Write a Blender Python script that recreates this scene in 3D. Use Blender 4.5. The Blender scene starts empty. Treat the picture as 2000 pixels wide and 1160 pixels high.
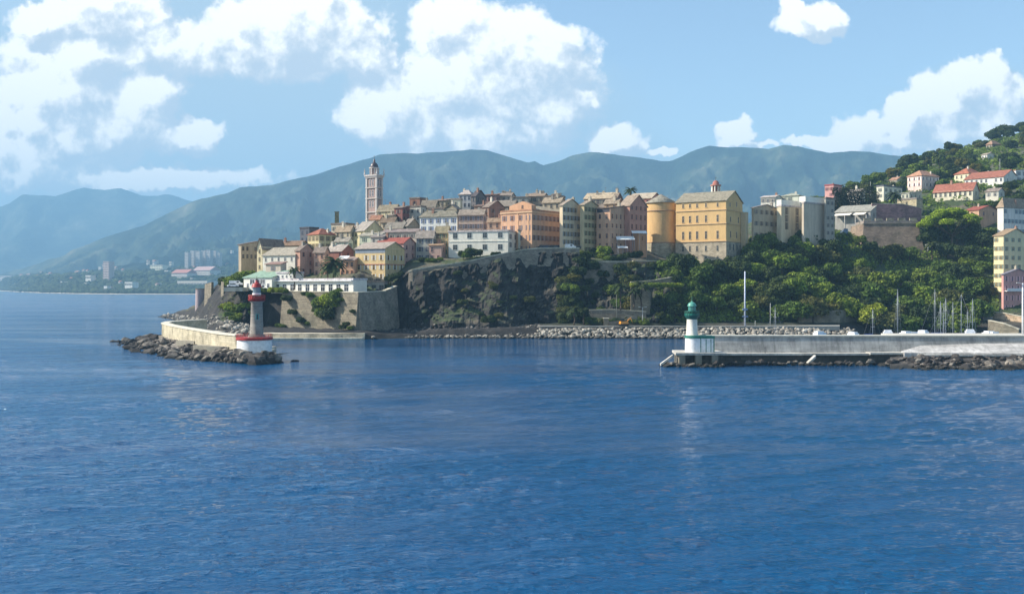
import bpy, math, random
from mathutils import Vector, noise
R = math.radians
rnd = random.Random(7)
SC = bpy.context.scene
COL = SC.collection
F, HY, CH = 1921.0, 562.0, 18.0          # focal length in photo pixels, horizon row, eye height (m)

def PX(px, Y): return (px - 1000.0) / F * Y
def PZ(py, Y): return CH - (py - HY) / F * Y
def P(px, py, Y): return Vector((PX(px, Y), Y, PZ(py, Y)))
def lin(c):
    c = c / 255.0
    return c / 12.92 if c <= 0.04045 else ((c + 0.055) / 1.055) ** 2.4
def rgb(t, k=1.0): return (lin(t[0]) * k, lin(t[1]) * k, lin(t[2]) * k, 1.0)

# ------------------------------------------------------------------ mesh builder
class MB:
    def __init__(s): s.v = []; s.f = []; s.m = []; s.sm = []
    def add(s, vs, fs, mi=0, smooth=False):
        o = len(s.v); s.v += [tuple(v) for v in vs]
        for f in fs: s.f.append(tuple(o + i for i in f)); s.m.append(mi); s.sm.append(smooth)
    def box(s, x0, x1, y0, y1, z0, z1, mi=0):
        s.add([(x0,y0,z0),(x1,y0,z0),(x1,y1,z0),(x0,y1,z0),(x0,y0,z1),(x1,y0,z1),(x1,y1,z1),(x0,y1,z1)],
              [(0,3,2,1),(4,5,6,7),(0,1,5,4),(1,2,6,5),(2,3,7,6),(3,0,4,7)], mi)
    def prism(s, poly, z0, z1, mi=0, top=None):
        n = len(poly); t = top or poly
        s.add([(p[0],p[1],z0) for p in poly] + [(p[0],p[1],z1) for p in t],
              [tuple(range(n-1,-1,-1)), tuple(range(n,2*n))] + [(i,(i+1)%n,n+(i+1)%n,n+i) for i in range(n)], mi)
    def extr(s, sec, a0, a1, axis, mi=0):     # sec: (b,z) polygon extruded along axis x or y
        n = len(sec)
        if axis == 'x': g = lambda a,b,z: (a,b,z)
        else: g = lambda a,b,z: (b,a,z)
        s.add([g(a0,b,z) for b,z in sec] + [g(a1,b,z) for b,z in sec],
              [tuple(range(n)), tuple(range(2*n-1,n-1,-1))] + [(i,n+i,n+(i+1)%n,(i+1)%n) for i in range(n)], mi)
    def lathe(s, prof, n=24, cx=0, cy=0, mi=0, smooth=True):
        vs = []; fs = []
        for r, z in prof:
            for k in range(n):
                a = 2*math.pi*k/n; vs.append((cx+r*math.cos(a), cy+r*math.sin(a), z))
        for j in range(len(prof)-1):
            for k in range(n):
                fs.append((j*n+k, j*n+(k+1)%n, (j+1)*n+(k+1)%n, (j+1)*n+k))
        s.add(vs, fs, mi, smooth)
        m = len(prof)
        s.add([(cx+prof[0][0]*math.cos(2*math.pi*k/n), cy+prof[0][0]*math.sin(2*math.pi*k/n), prof[0][1]) for k in range(n)], [tuple(range(n-1,-1,-1))], mi)
        s.add([(cx+prof[-1][0]*math.cos(2*math.pi*k/n), cy+prof[-1][0]*math.sin(2*math.pi*k/n), prof[-1][1]) for k in range(n)], [tuple(range(n))], mi)
    def tube(s, a, b, r0, r1, n=8, mi=0):
        a = Vector(a); b = Vector(b); d = (b-a).normalized()
        u = d.cross(Vector((0,0,1)));  u = u.normalized() if u.length > 1e-4 else Vector((1,0,0))
        w = d.cross(u)
        vs = [a + (u*math.cos(2*math.pi*k/n) + w*math.sin(2*math.pi*k/n))*r0 for k in range(n)] + \
             [b + (u*math.cos(2*math.pi*k/n) + w*math.sin(2*math.pi*k/n))*r1 for k in range(n)]
        s.add(vs, [(k,(k+1)%n,n+(k+1)%n,n+k) for k in range(n)] + [tuple(range(n-1,-1,-1)), tuple(range(n,2*n))], mi, True)
    def mesh(s, name, mats):
        me = bpy.data.meshes.new(name); me.from_pydata(s.v, [], s.f)
        for m in (mats if isinstance(mats, (list,tuple)) else [mats]): me.materials.append(m)
        me.polygons.foreach_set('material_index', s.m); me.polygons.foreach_set('use_smooth', s.sm)
        me.update(); me.validate()
        return me
    def obj(s, name, mats, parent=None, loc=(0,0,0), rz=0): return link(name, s.mesh(name, mats), parent, loc, rz)

def link(name, data, parent=None, loc=(0,0,0), rz=0, sc=None):
    o = bpy.data.objects.new(name, data); COL.objects.link(o)
    o.location = loc; o.rotation_euler = (0,0,rz)
    if sc: o.scale = sc if isinstance(sc, (tuple,list)) else (sc,)*3
    if parent: o.parent = parent
    return o
def tag(o, label, cat, group=None, kind=None):
    o['label'] = label; o['category'] = cat
    if group: o['group'] = group
    if kind: o['kind'] = kind
    return o
def thing(name, label, cat, loc=(0,0,0), rz=0, group=None, sc=None):
    return tag(link(name, None, None, loc, rz, sc), label, cat, group)
def struct(o, label=None, kind='structure'):
    o['kind'] = kind
    if label: o['label'] = label
    return o

# ------------------------------------------------------------------ materials
MATS = {}
def newmat(name):
    m = bpy.data.materials.new(name); m.use_nodes = True
    nt = m.node_tree; b = nt.nodes['Principled BSDF']
    return m, nt, b
def N(nt, t, **kw):
    n = nt.nodes.new(t)
    for k, v in kw.items():
        if k.startswith('i_'):
            n.inputs[k[2:]].default_value = v
        elif isinstance(k, str): setattr(n, k, v)
    return n
def L(nt, a, b): nt.links.new(a, b)
def mixc(nt, fac, a, b, mode='MIX'):
    n = nt.nodes.new('ShaderNodeMix'); n.data_type = 'RGBA'; n.blend_type = mode
    for sock, v in ((n.inputs[0], fac), (n.inputs[6], a), (n.inputs[7], b)):
        if hasattr(v, 'is_linked') or hasattr(v, 'links'): nt.links.new(v, sock)
        else: sock.default_value = v
    return n.outputs[2]
def ramp(nt, src, stops):
    n = nt.nodes.new('ShaderNodeValToRGB'); e = n.color_ramp.elements
    while len(e) > len(stops): e.remove(e[-1])
    while len(e) < len(stops): e.new(0.5)
    for el, (p, c) in zip(e, stops): el.position = p; el.color = c if len(c) == 4 else (*c, 1)
    nt.links.new(src, n.inputs[0]); return n.outputs[0]
def g1(v): return (v, v, v, 1)

def plaster(c, stain=0.35, key='plaster'):
    k = (key, tuple(c), stain)
    if k in MATS: return MATS[k]
    m, nt, b = newmat(key)
    tc = N(nt, 'ShaderNodeTexCoord')
    mp = N(nt, 'ShaderNodeMapping'); mp.inputs['Scale'].default_value = (1, 1, 0.28); L(nt, tc.outputs['Object'], mp.inputs[0])
    n1 = N(nt, 'ShaderNodeTexNoise', i_Scale=0.55, i_Detail=6.0, i_Roughness=0.65); L(nt, mp.outputs[0], n1.inputs[0])
    n2 = N(nt, 'ShaderNodeTexNoise', i_Scale=0.16, i_Detail=5.0, i_Roughness=0.6); L(nt, tc.outputs['Object'], n2.inputs[0])
    n3 = N(nt, 'ShaderNodeTexNoise', i_Scale=3.0, i_Detail=4.0); L(nt, tc.outputs['Object'], n3.inputs[0])
    av = (c[0]+c[1]+c[2])/3; c = tuple(x*0.70 + av*0.30 for x in c); c = (c[0], c[1]*0.985, c[2]*0.93)
    c = tuple(x + (255-x)*0.16 for x in c)
    base = rgb(c, 0.95)
    dk = tuple(x * (1 - stain) for x in base[:3]) + (1,)
    gy = (base[0]*0.74+0.05, base[1]*0.73+0.043, base[2]*0.72+0.035, 1)
    f1 = ramp(nt, n1.outputs[0], [(0.42, g1(0)), (0.68, g1(1))])
    c1 = mixc(nt, f1, base, dk)
    f2 = ramp(nt, n2.outputs[0], [(0.45, g1(0)), (0.7, g1(0.75))])
    c2 = mixc(nt, f2, c1, gy)
    f3 = ramp(nt, n3.outputs[0], [(0.3, g1(0.86)), (0.7, g1(1.08))])
    c3 = mixc(nt, 1.0, c2, f3, 'MULTIPLY')
    L(nt, c3, b.inputs['Base Color']); b.inputs['Roughness'].default_value = 0.9
    b.inputs['Specular IOR Level'].default_value = 0.2
    MATS[k] = m; return m

def masonry(c, c2, key='masonry', sc=1.0, bump=0.5):
    k = (key, tuple(c), tuple(c2), sc)
    if k in MATS: return MATS[k]
    m, nt, b = newmat(key)
    tc = N(nt, 'ShaderNodeTexCoord')
    sx = N(nt, 'ShaderNodeSeparateXYZ'); L(nt, tc.outputs['Object'], sx.inputs[0])
    ad = N(nt, 'ShaderNodeMath', operation='ADD'); L(nt, sx.outputs[0], ad.inputs[0]); L(nt, sx.outputs[1], ad.inputs[1])
    cx = N(nt, 'ShaderNodeCombineXYZ'); L(nt, ad.outputs[0], cx.inputs[0]); L(nt, sx.outputs[2], cx.inputs[1])
    br = N(nt, 'ShaderNodeTexBrick'); L(nt, cx.outputs[0], br.inputs[0])
    br.inputs['Scale'].default_value = 1.0/sc; br.inputs['Brick Width'].default_value = 1.1; br.inputs['Row Height'].default_value = 0.5
    br.inputs['Mortar Size'].default_value = 0.03; br.inputs['Bias'].default_value = -0.2
    a = rgb(c); d = rgb(c2)
    br.inputs['Color1'].default_value = a; br.inputs['Color2'].default_value = d
    br.inputs['Mortar'].default_value = tuple(0.75*x for x in d[:3]) + (1,)
    n1 = N(nt, 'ShaderNodeTexNoise', i_Scale=0.22, i_Detail=9.0, i_Roughness=0.68); L(nt, tc.outputs['Object'], n1.inputs[0])
    f = ramp(nt, n1.outputs[0], [(0.3, g1(0.5)), (0.5, g1(1.0)), (0.72, g1(1.35))])
    c3 = mixc(nt, 1.0, br.outputs[0], f, 'MULTIPLY')
    n2 = N(nt, 'ShaderNodeTexNoise', i_Scale=0.09, i_Detail=8.0, i_Roughness=0.7); L(nt, tc.outputs['Object'], n2.inputs[0])
    f2 = ramp(nt, n2.outputs[0], [(0.54, g1(0)), (0.66, g1(0.6))])
    c4 = mixc(nt, f2, c3, (0.07, 0.075, 0.045, 1))
    L(nt, c4, b.inputs['Base Color']); b.inputs['Roughness'].default_value = 0.95
    bp = N(nt, 'ShaderNodeBump', i_Strength=bump, i_Distance=0.3); L(nt, n1.outputs[0], bp.inputs['Height']); L(nt, bp.outputs[0], b.inputs['Normal'])
    MATS[k] = m; return m

def streaked(c, key='streaked_concrete'):
    k = (key, tuple(c))
    if k in MATS: return MATS[k]
    m, nt, b = newmat(key)
    ge = N(nt, 'ShaderNodeNewGeometry')
    def nz(sc, st, det=8.0):
        mp = N(nt, 'ShaderNodeMapping'); mp.inputs['Scale'].default_value = st; L(nt, ge.outputs['Position'], mp.inputs[0])
        n = N(nt, 'ShaderNodeTexNoise', i_Scale=sc, i_Detail=det, i_Roughness=0.7); L(nt, mp.outputs[0], n.inputs[0]); return n.outputs[0]
    a = rgb(c)
    v = ramp(nt, nz(0.9, (1,1,0.08)), [(0.3, g1(0.55)), (0.5, g1(0.95)), (0.7, g1(1.25))])
    h = ramp(nt, nz(1.1, (0.1,0.1,1)), [(0.35, g1(0.75)), (0.6, g1(1.1))])
    p = ramp(nt, nz(0.12, (1,1,1)), [(0.35, g1(0.7)), (0.65, g1(1.15))])
    x = mixc(nt, 1.0, mixc(nt, 1.0, mixc(nt, 1.0, a, v, 'MULTIPLY'), h, 'MULTIPLY'), p, 'MULTIPLY')
    sp = N(nt, 'ShaderNodeSeparateXYZ'); L(nt, ge.outputs['Position'], sp.inputs[0])
    fr = N(nt, 'ShaderNodeMath', operation='FRACT'); ml = N(nt, 'ShaderNodeMath', operation='MULTIPLY'); L(nt, sp.outputs[0], ml.inputs[0]); ml.inputs[1].default_value = 0.16; L(nt, ml.outputs[0], fr.inputs[0])
    j = ramp(nt, fr.outputs[0], [(0.0, g1(0.5)), (0.02, g1(1)), (1.0, g1(1))])
    x = mixc(nt, 0.7, x, j, 'MULTIPLY')
    L(nt, x, b.inputs['Base Color']); b.inputs['Roughness'].default_value = 0.9
    MATS[k] = m; return m

def roofmat(c, kind='slab'):
    k = ('roof', tuple(c), kind)
    if k in MATS: return MATS[k]
    m, nt, b = newmat('roof_' + kind)
    tc = N(nt, 'ShaderNodeTexCoord')
    n1 = N(nt, 'ShaderNodeTexNoise', i_Scale=0.8, i_Detail=6.0, i_Roughness=0.7); L(nt, tc.outputs['Object'], n1.inputs[0])
    vo = N(nt, 'ShaderNodeTexVoronoi', i_Scale=(1.6 if kind == 'slab' else 2.6)); L(nt, tc.outputs['Object'], vo.inputs[0])
    c = (c[0], c[1]*0.955, c[2]*0.97)
    a = rgb(c, 0.70); dk = tuple(0.5*x for x in a[:3]) + (1,); lt = tuple(min(1, 1.3*x+0.02) for x in a[:3]) + (1,)
    f = ramp(nt, n1.outputs[0], [(0.3, dk), (0.5, a), (0.75, lt)])
    f2 = ramp(nt, vo.outputs['Color'], [(0.0, g1(0.72)), (1.0, g1(1.12))])
    c3 = mixc(nt, 1.0, f, f2, 'MULTIPLY')
    L(nt, c3, b.inputs['Base Color']); b.inputs['Roughness'].default_value = 0.9
    bp = N(nt, 'ShaderNodeBump', i_Strength=0.5, i_Distance=0.12); L(nt, vo.outputs['Distance'], bp.inputs['Height']); L(nt, bp.outputs[0], b.inputs['Normal'])
    MATS[k] = m; return m

def paint(c, rough=0.5, k=1.0, metal=0.0, key='paint', var=0.15):
    kk = (key, tuple(c), rough, k)
    if kk in MATS: return MATS[kk]
    m, nt, b = newmat(key)
    tc = N(nt, 'ShaderNodeTexCoord')
    n1 = N(nt, 'ShaderNodeTexNoise', i_Scale=1.3, i_Detail=6.0, i_Roughness=0.7); L(nt, tc.outputs['Object'], n1.inputs[0])
    a = rgb(c, k)
    f = ramp(nt, n1.outputs[0], [(0.35, tuple((1-var*1.6)*x for x in a[:3]) + (1,)), (0.6, a)])
    L(nt, f, b.inputs['Base Color']); b.inputs['Roughness'].default_value = rough; b.inputs['Metallic'].default_value = metal
    MATS[kk] = m; return m

def glassmat():
    if 'glass' in MATS: return MATS['glass']
    m, nt, b = newmat('window_glass')
    oi = N(nt, 'ShaderNodeObjectInfo')
    c = ramp(nt, oi.outputs['Random'], [(0.0, (0.012,0.014,0.018)), (0.7, (0.03,0.035,0.045)), (1.0, (0.09,0.09,0.09))])
    L(nt, c, b.inputs['Base Color']); b.inputs['Roughness'].default_value = 0.25
    MATS['glass'] = m; return m

def foliage(c, key):
    m, nt, b = newmat(key)
    ge = N(nt, 'ShaderNodeNewGeometry'); oi = N(nt, 'ShaderNodeObjectInfo'); tc = N(nt, 'ShaderNodeTexCoord')
    n1 = N(nt, 'ShaderNodeTexNoise', i_Scale=2.2, i_Detail=3.0); L(nt, tc.outputs['Object'], n1.inputs[0])
    a = Vector(c)
    col = ramp(nt, ge.outputs['Random Per Island'], [(0.0, tuple(a*0.55)), (0.6, tuple(a)), (1.0, tuple(a*1.7 + Vector((0.012,0.008,0))))])
    f = ramp(nt, n1.outputs[0], [(0.35, g1(0.6)), (0.65, g1(1.25))])
    c2 = mixc(nt, 1.0, col, f, 'MULTIPLY')
    f3 = ramp(nt, oi.outputs['Random'], [(0.0, (0.75,0.8,0.8)), (0.5, (1,1,1)), (1.0, (1.35,1.15,0.85))])
    c3 = mixc(nt, 1.0, c2, f3, 'MULTIPLY')
    L(nt, c3, b.inputs['Base Color']); b.inputs['Roughness'].default_value = 0.75
    b.inputs['Specular IOR Level'].default_value = 0.25
    tr = N(nt, 'ShaderNodeBsdfTranslucent'); L(nt, c3, tr.inputs[0])
    mx = N(nt, 'ShaderNodeMixShader'); mx.inputs[0].default_value = 0.3
    out = nt.nodes['Material Output']
    L(nt, b.outputs[0], mx.inputs[1]); L(nt, tr.outputs[0], mx.inputs[2]); L(nt, mx.outputs[0], out.inputs[0])
    return m

def rockmat(name, stops, scale=0.35, wet=True, bump=0.8, obj=True):
    m, nt, b = newmat(name)
    ge = N(nt, 'ShaderNodeNewGeometry'); oi = N(nt, 'ShaderNodeObjectInfo')
    n1 = N(nt, 'ShaderNodeTexNoise', i_Scale=scale, i_Detail=10.0, i_Roughness=0.7); L(nt, ge.outputs['Position'], n1.inputs[0])
    if obj:
        ad = N(nt, 'ShaderNodeMath', operation='MULTIPLY_ADD'); L(nt, oi.outputs['Random'], ad.inputs[0]); ad.inputs[1].default_value = 0.45
        L(nt, n1.outputs[0], ad.inputs[2]); sb = N(nt, 'ShaderNodeMath', operation='SUBTRACT'); L(nt, ad.outputs[0], sb.inputs[0]); sb.inputs[1].default_value = 0.22
        src = sb.outputs[0]
    else:
        r = N(nt, 'ShaderNodeMath', operation='MULTIPLY_ADD'); L(nt, ge.outputs['Random Per Island'], r.inputs[0]); r.inputs[1].default_value = 0.35
        L(nt, n1.outputs[0], r.inputs[2]); sb = N(nt, 'ShaderNodeMath', operation='SUBTRACT'); L(nt, r.outputs[0], sb.inputs[0]); sb.inputs[1].default_value = 0.17
        src = sb.outputs[0]
    c = ramp(nt, src, stops)
    if wet:
        sx = N(nt, 'ShaderNodeSeparateXYZ'); L(nt, ge.outputs['Position'], sx.inputs[0])
        mr = N(nt, 'ShaderNodeMapRange'); mr.inputs[1].default_value = 0.3; mr.inputs[2].default_value = 0.9
        L(nt, sx.outputs[2], mr.inputs[0])
        c = mixc(nt, mr.outputs[0], (0.018, 0.017, 0.013, 1), c)
    L(nt, c, b.inputs['Base Color']); b.inputs['Roughness'].default_value = 0.9
    bp = N(nt, 'ShaderNodeBump', i_Strength=bump, i_Distance=0.3); L(nt, n1.outputs[0], bp.inputs['Height']); L(nt, bp.outputs[0], b.inputs['Normal'])
    return m

# ------------------------------------------------------------------ camera
cam = bpy.data.cameras.new('camera'); co = bpy.data.objects.new('camera', cam); COL.objects.link(co)
co.location = (0, 0, CH); co.rotation_euler = (R(90), 0, 0)
cam.sensor_width = 36.0; cam.lens = 36.0 * F / 2000.0; cam.shift_y = -18.0/2000.0
cam.clip_start = 0.5; cam.clip_end = 60000
SC.camera = co
SUN_EL, SUN_AZ = 36.0, 2.0              # the sun: to the left and a little behind the town
sd = Vector((-math.cos(R(SUN_AZ))*math.cos(R(SUN_EL)), math.sin(R(SUN_AZ))*math.cos(R(SUN_EL)), math.sin(R(SUN_EL))))
sl = bpy.data.lights.new('sun', 'SUN'); so = bpy.data.objects.new('sun', sl); COL.objects.link(so)
sl.energy = 5.0; sl.angle = R(0.53); sl.color = (1.0, 0.93, 0.82)
so.rotation_euler = sd.to_track_quat('Z', 'Y').to_euler(); so.location = (-200, 100, 300)
SC.view_settings.view_transform = 'Standard'; SC.view_settings.look = 'None'
SC.view_settings.exposure = 0.85; SC.view_settings.gamma = 1.0
SC.cycles.use_denoising = True
SC.cycles.max_bounces = 6; SC.cycles.volume_bounces = 0; SC.cycles.transparent_max_bounces = 8
SC.cycles.sample_clamp_indirect = 6.0
# ------------------------------------------------------------------ sky with clouds
w = bpy.data.worlds.new('World'); SC.world = w; w.use_nodes = True
nt = w.node_tree; bg = nt.nodes['Background']; bg.inputs['Strength'].default_value = 0.14
sky = N(nt, 'ShaderNodeTexSky'); sky.sky_type = 'NISHITA'; sky.sun_disc = False
sky.sun_elevation = R(SUN_EL); sky.sun_rotation = math.atan2(sd.x, sd.y); sky.altitude = 0; sky.air_density = 1.0; sky.dust_density = 0.6; sky.ozone_density = 2.0
MAINB = [(100,40,75,42),(205,25,110,60),(150,105,65,45),(60,55,45,18),(135,165,55,35),(120,215,90,55),(55,245,80,50),
 (30,290,95,50),(140,120,120,60),(60,340,110,40),(330,100,60,40),(300,352,240,26),(560,60,170,90),(200,240,140,80),(120,170,120,130),(1010,180,150,90),(285,180,72,52),(265,235,80,55),(385,262,50,34),(335,270,62,30),(160,280,130,42),(90,325,130,26),
 (560,28,115,62),(650,62,95,52),(715,115,58,48),(775,205,95,72),(755,245,80,45),(900,55,100,58),(960,95,120,80),(1050,115,110,75),
 (900,175,150,85),(870,245,165,62),(1000,262,130,38),(1133,190,32,26),(1080,225,60,58),(330,100,110,50),
 (1205,272,52,34),(1290,300,32,9),(1440,262,40,27),(1462,283,50,10),(1585,44,66,36),(1548,14,28,22),
 (1690,262,55,38),(1560,276,38,12),(1640,284,60,18),(1770,238,46,48),(1830,205,58,62),(1900,160,55,46),(1945,148,34,42),
 (1955,205,58,72),(1860,258,120,42),(1760,276,110,24),
 (300,-140,420,110),(700,-260,300,90)]
VEILB = [(520,200,420,330),(230,340,480,90),(300,120,330,200),(800,250,420,170),(1000,300,300,90),(80,200,260,190),(1950,250,200,110),(600,345,300,40),(350,60,140,120),(480,330,260,60)]
def density_group(blobs, name, nscale, namp, dist, det):
    g = bpy.data.node_groups.new(name, 'ShaderNodeTree')
    g.interface.new_socket('P', in_out='INPUT', socket_type='NodeSocketVector')
    g.interface.new_socket('D', in_out='OUTPUT', socket_type='NodeSocketFloat')
    gi = g.nodes.new('NodeGroupInput'); go = g.nodes.new('NodeGroupOutput')
    wn = N(g, 'ShaderNodeTexNoise', i_Scale=0.016, i_Detail=3.0, i_Roughness=0.6); wn.noise_dimensions = '2D'; L(g, gi.outputs[0], wn.inputs[0])
    s1 = N(g, 'ShaderNodeVectorMath', operation='SUBTRACT'); L(g, wn.outputs['Color'], s1.inputs[0]); s1.inputs[1].default_value = (0.5,0.5,0.5)
    s2 = N(g, 'ShaderNodeVectorMath', operation='SCALE'); L(g, s1.outputs[0], s2.inputs[0]); s2.inputs['Scale'].default_value = dist
    s3 = N(g, 'ShaderNodeVectorMath', operation='ADD'); L(g, s2.outputs[0], s3.inputs[0]); L(g, gi.outputs[0], s3.inputs[1])
    prev = None
    for (x, y, rx, ry) in blobs:
        a = N(g, 'ShaderNodeVectorMath', operation='MULTIPLY_ADD'); L(g, s3.outputs[0], a.inputs[0])
        a.inputs[1].default_value = (1/rx, 1/ry, 0); a.inputs[2].default_value = (-(x-1000)/rx, -(HY-y)/ry, 0)
        d = N(g, 'ShaderNodeVectorMath', operation='DOT_PRODUCT'); L(g, a.outputs[0], d.inputs[0]); L(g, a.outputs[0], d.inputs[1])
        if prev is None: prev = d.outputs['Value']
        else:
            m = N(g, 'ShaderNodeMath', operation='SMOOTH_MIN'); L(g, prev, m.inputs[0]); L(g, d.outputs['Value'], m.inputs[1]); m.inputs[2].default_value = 0.35
            prev = m.outputs[0]
    cl = N(g, 'ShaderNodeMath', operation='MINIMUM'); L(g, prev, cl.inputs[0]); cl.inputs[1].default_value = 3.0
    n1 = N(g, 'ShaderNodeTexNoise', i_Scale=nscale, i_Detail=det, i_Roughness=0.65); n1.noise_dimensions = '2D'; L(g, gi.outputs[0], n1.inputs[0])
    vo = N(g, 'ShaderNodeTexVoronoi', i_Scale=nscale*1.9); vo.voronoi_dimensions = '2D'; vo.feature = 'SMOOTH_F1'; vo.inputs['Smoothness'].default_value = 0.6
    L(g, s3.outputs[0], vo.inputs[0])
    m1 = N(g, 'ShaderNodeMath', operation='MULTIPLY_ADD'); L(g, n1.outputs[0], m1.inputs[0]); m1.inputs[1].default_value = namp; m1.inputs[2].default_value = 1.0 - namp*0.5 + 0.58
    m2 = N(g, 'ShaderNodeMath', operation='MULTIPLY_ADD'); L(g, vo.outputs['Distance'], m2.inputs[0]); m2.inputs[1].default_value = -0.3; L(g, m1.outputs[0], m2.inputs[2])
    m3 = N(g, 'ShaderNodeMath', operation='SUBTRACT'); L(g, m2.outputs[0], m3.inputs[0]); L(g, cl.outputs[0], m3.inputs[1])
    L(g, m3.outputs[0], go.inputs[0])
    return g
tc = N(nt, 'ShaderNodeTexCoord'); sx = N(nt, 'ShaderNodeSeparateXYZ'); L(nt, tc.outputs['Generated'], sx.inputs[0])
ym = N(nt, 'ShaderNodeMath', operation='MAXIMUM'); L(nt, sx.outputs[1], ym.inputs[0]); ym.inputs[1].default_value = 0.12
du = N(nt, 'ShaderNodeMath', operation='DIVIDE'); L(nt, sx.outputs[0], du.inputs[0]); L(nt, ym.outputs[0], du.inputs[1])
dv = N(nt, 'ShaderNodeMath', operation='DIVIDE'); L(nt, sx.outputs[2], dv.inputs[0]); L(nt, ym.outputs[0], dv.inputs[1])
cb = N(nt, 'ShaderNodeCombineXYZ'); L(nt, du.outputs[0], cb.inputs[0]); L(nt, dv.outputs[0], cb.inputs[1])
pv = N(nt, 'ShaderNodeVectorMath', operation='SCALE'); L(nt, cb.outputs[0], pv.inputs[0]); pv.inputs['Scale'].default_value = F
gm = density_group(MAINB, 'cloud_density', 0.0125, 2.1, 60.0, 11.0)
gv = density_group(VEILB, 'veil_density', 0.004, 1.3, 90.0, 6.0)
def grp(g, src):
    n = N(nt, 'ShaderNodeGroup'); n.node_tree = g; L(nt, src, n.inputs[0]); return n.outputs[0]
d0 = grp(gm, pv.outputs[0])
off = N(nt, 'ShaderNodeVectorMath', operation='ADD'); L(nt, pv.outputs[0], off.inputs[0]); off.inputs[1].default_value = (-28, 38, 0)
d1 = grp(gm, off.outputs[0])
dvv = grp(gv, pv.outputs[0])
al = N(nt, 'ShaderNodeMapRange', interpolation_type='SMOOTHSTEP'); L(nt, d0, al.inputs[0]); al.inputs[1].default_value = -0.08; al.inputs[2].default_value = 0.62
df = N(nt, 'ShaderNodeMath', operation='SUBTRACT'); L(nt, d0, df.inputs[0]); L(nt, d1, df.inputs[1])
lt = N(nt, 'ShaderNodeMapRange'); L(nt, df.outputs[0], lt.inputs[0]); lt.inputs[1].default_value = -0.5; lt.inputs[2].default_value = 0.32
ccol = ramp(nt, lt.outputs[0], [(0.0, (2.75,3.15,3.6)), (0.35, (3.3,3.6,3.9)), (0.62, (4.3,4.4,4.45)), (1.0, (6.0,5.85,5.6))])
va = N(nt, 'ShaderNodeMapRange', interpolation_type='SMOOTHSTEP'); L(nt, dvv, va.inputs[0]); va.inputs[1].default_value = -0.3; va.inputs[2].default_value = 0.9; va.inputs[4].default_value = 0.9
skc = mixc(nt, 1.0, sky.outputs[0], (0.90, 0.86, 0.80, 1), 'MULTIPLY')
c1 = mixc(nt, va.outputs[0], skc, (2.15, 2.85, 3.45, 1))
c2 = mixc(nt, al.outputs[0], c1, ccol)
L(nt, c2, bg.inputs['Color'])
w.cycles.sampling_method = 'MANUAL'; w.cycles.sample_map_resolution = 512
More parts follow.
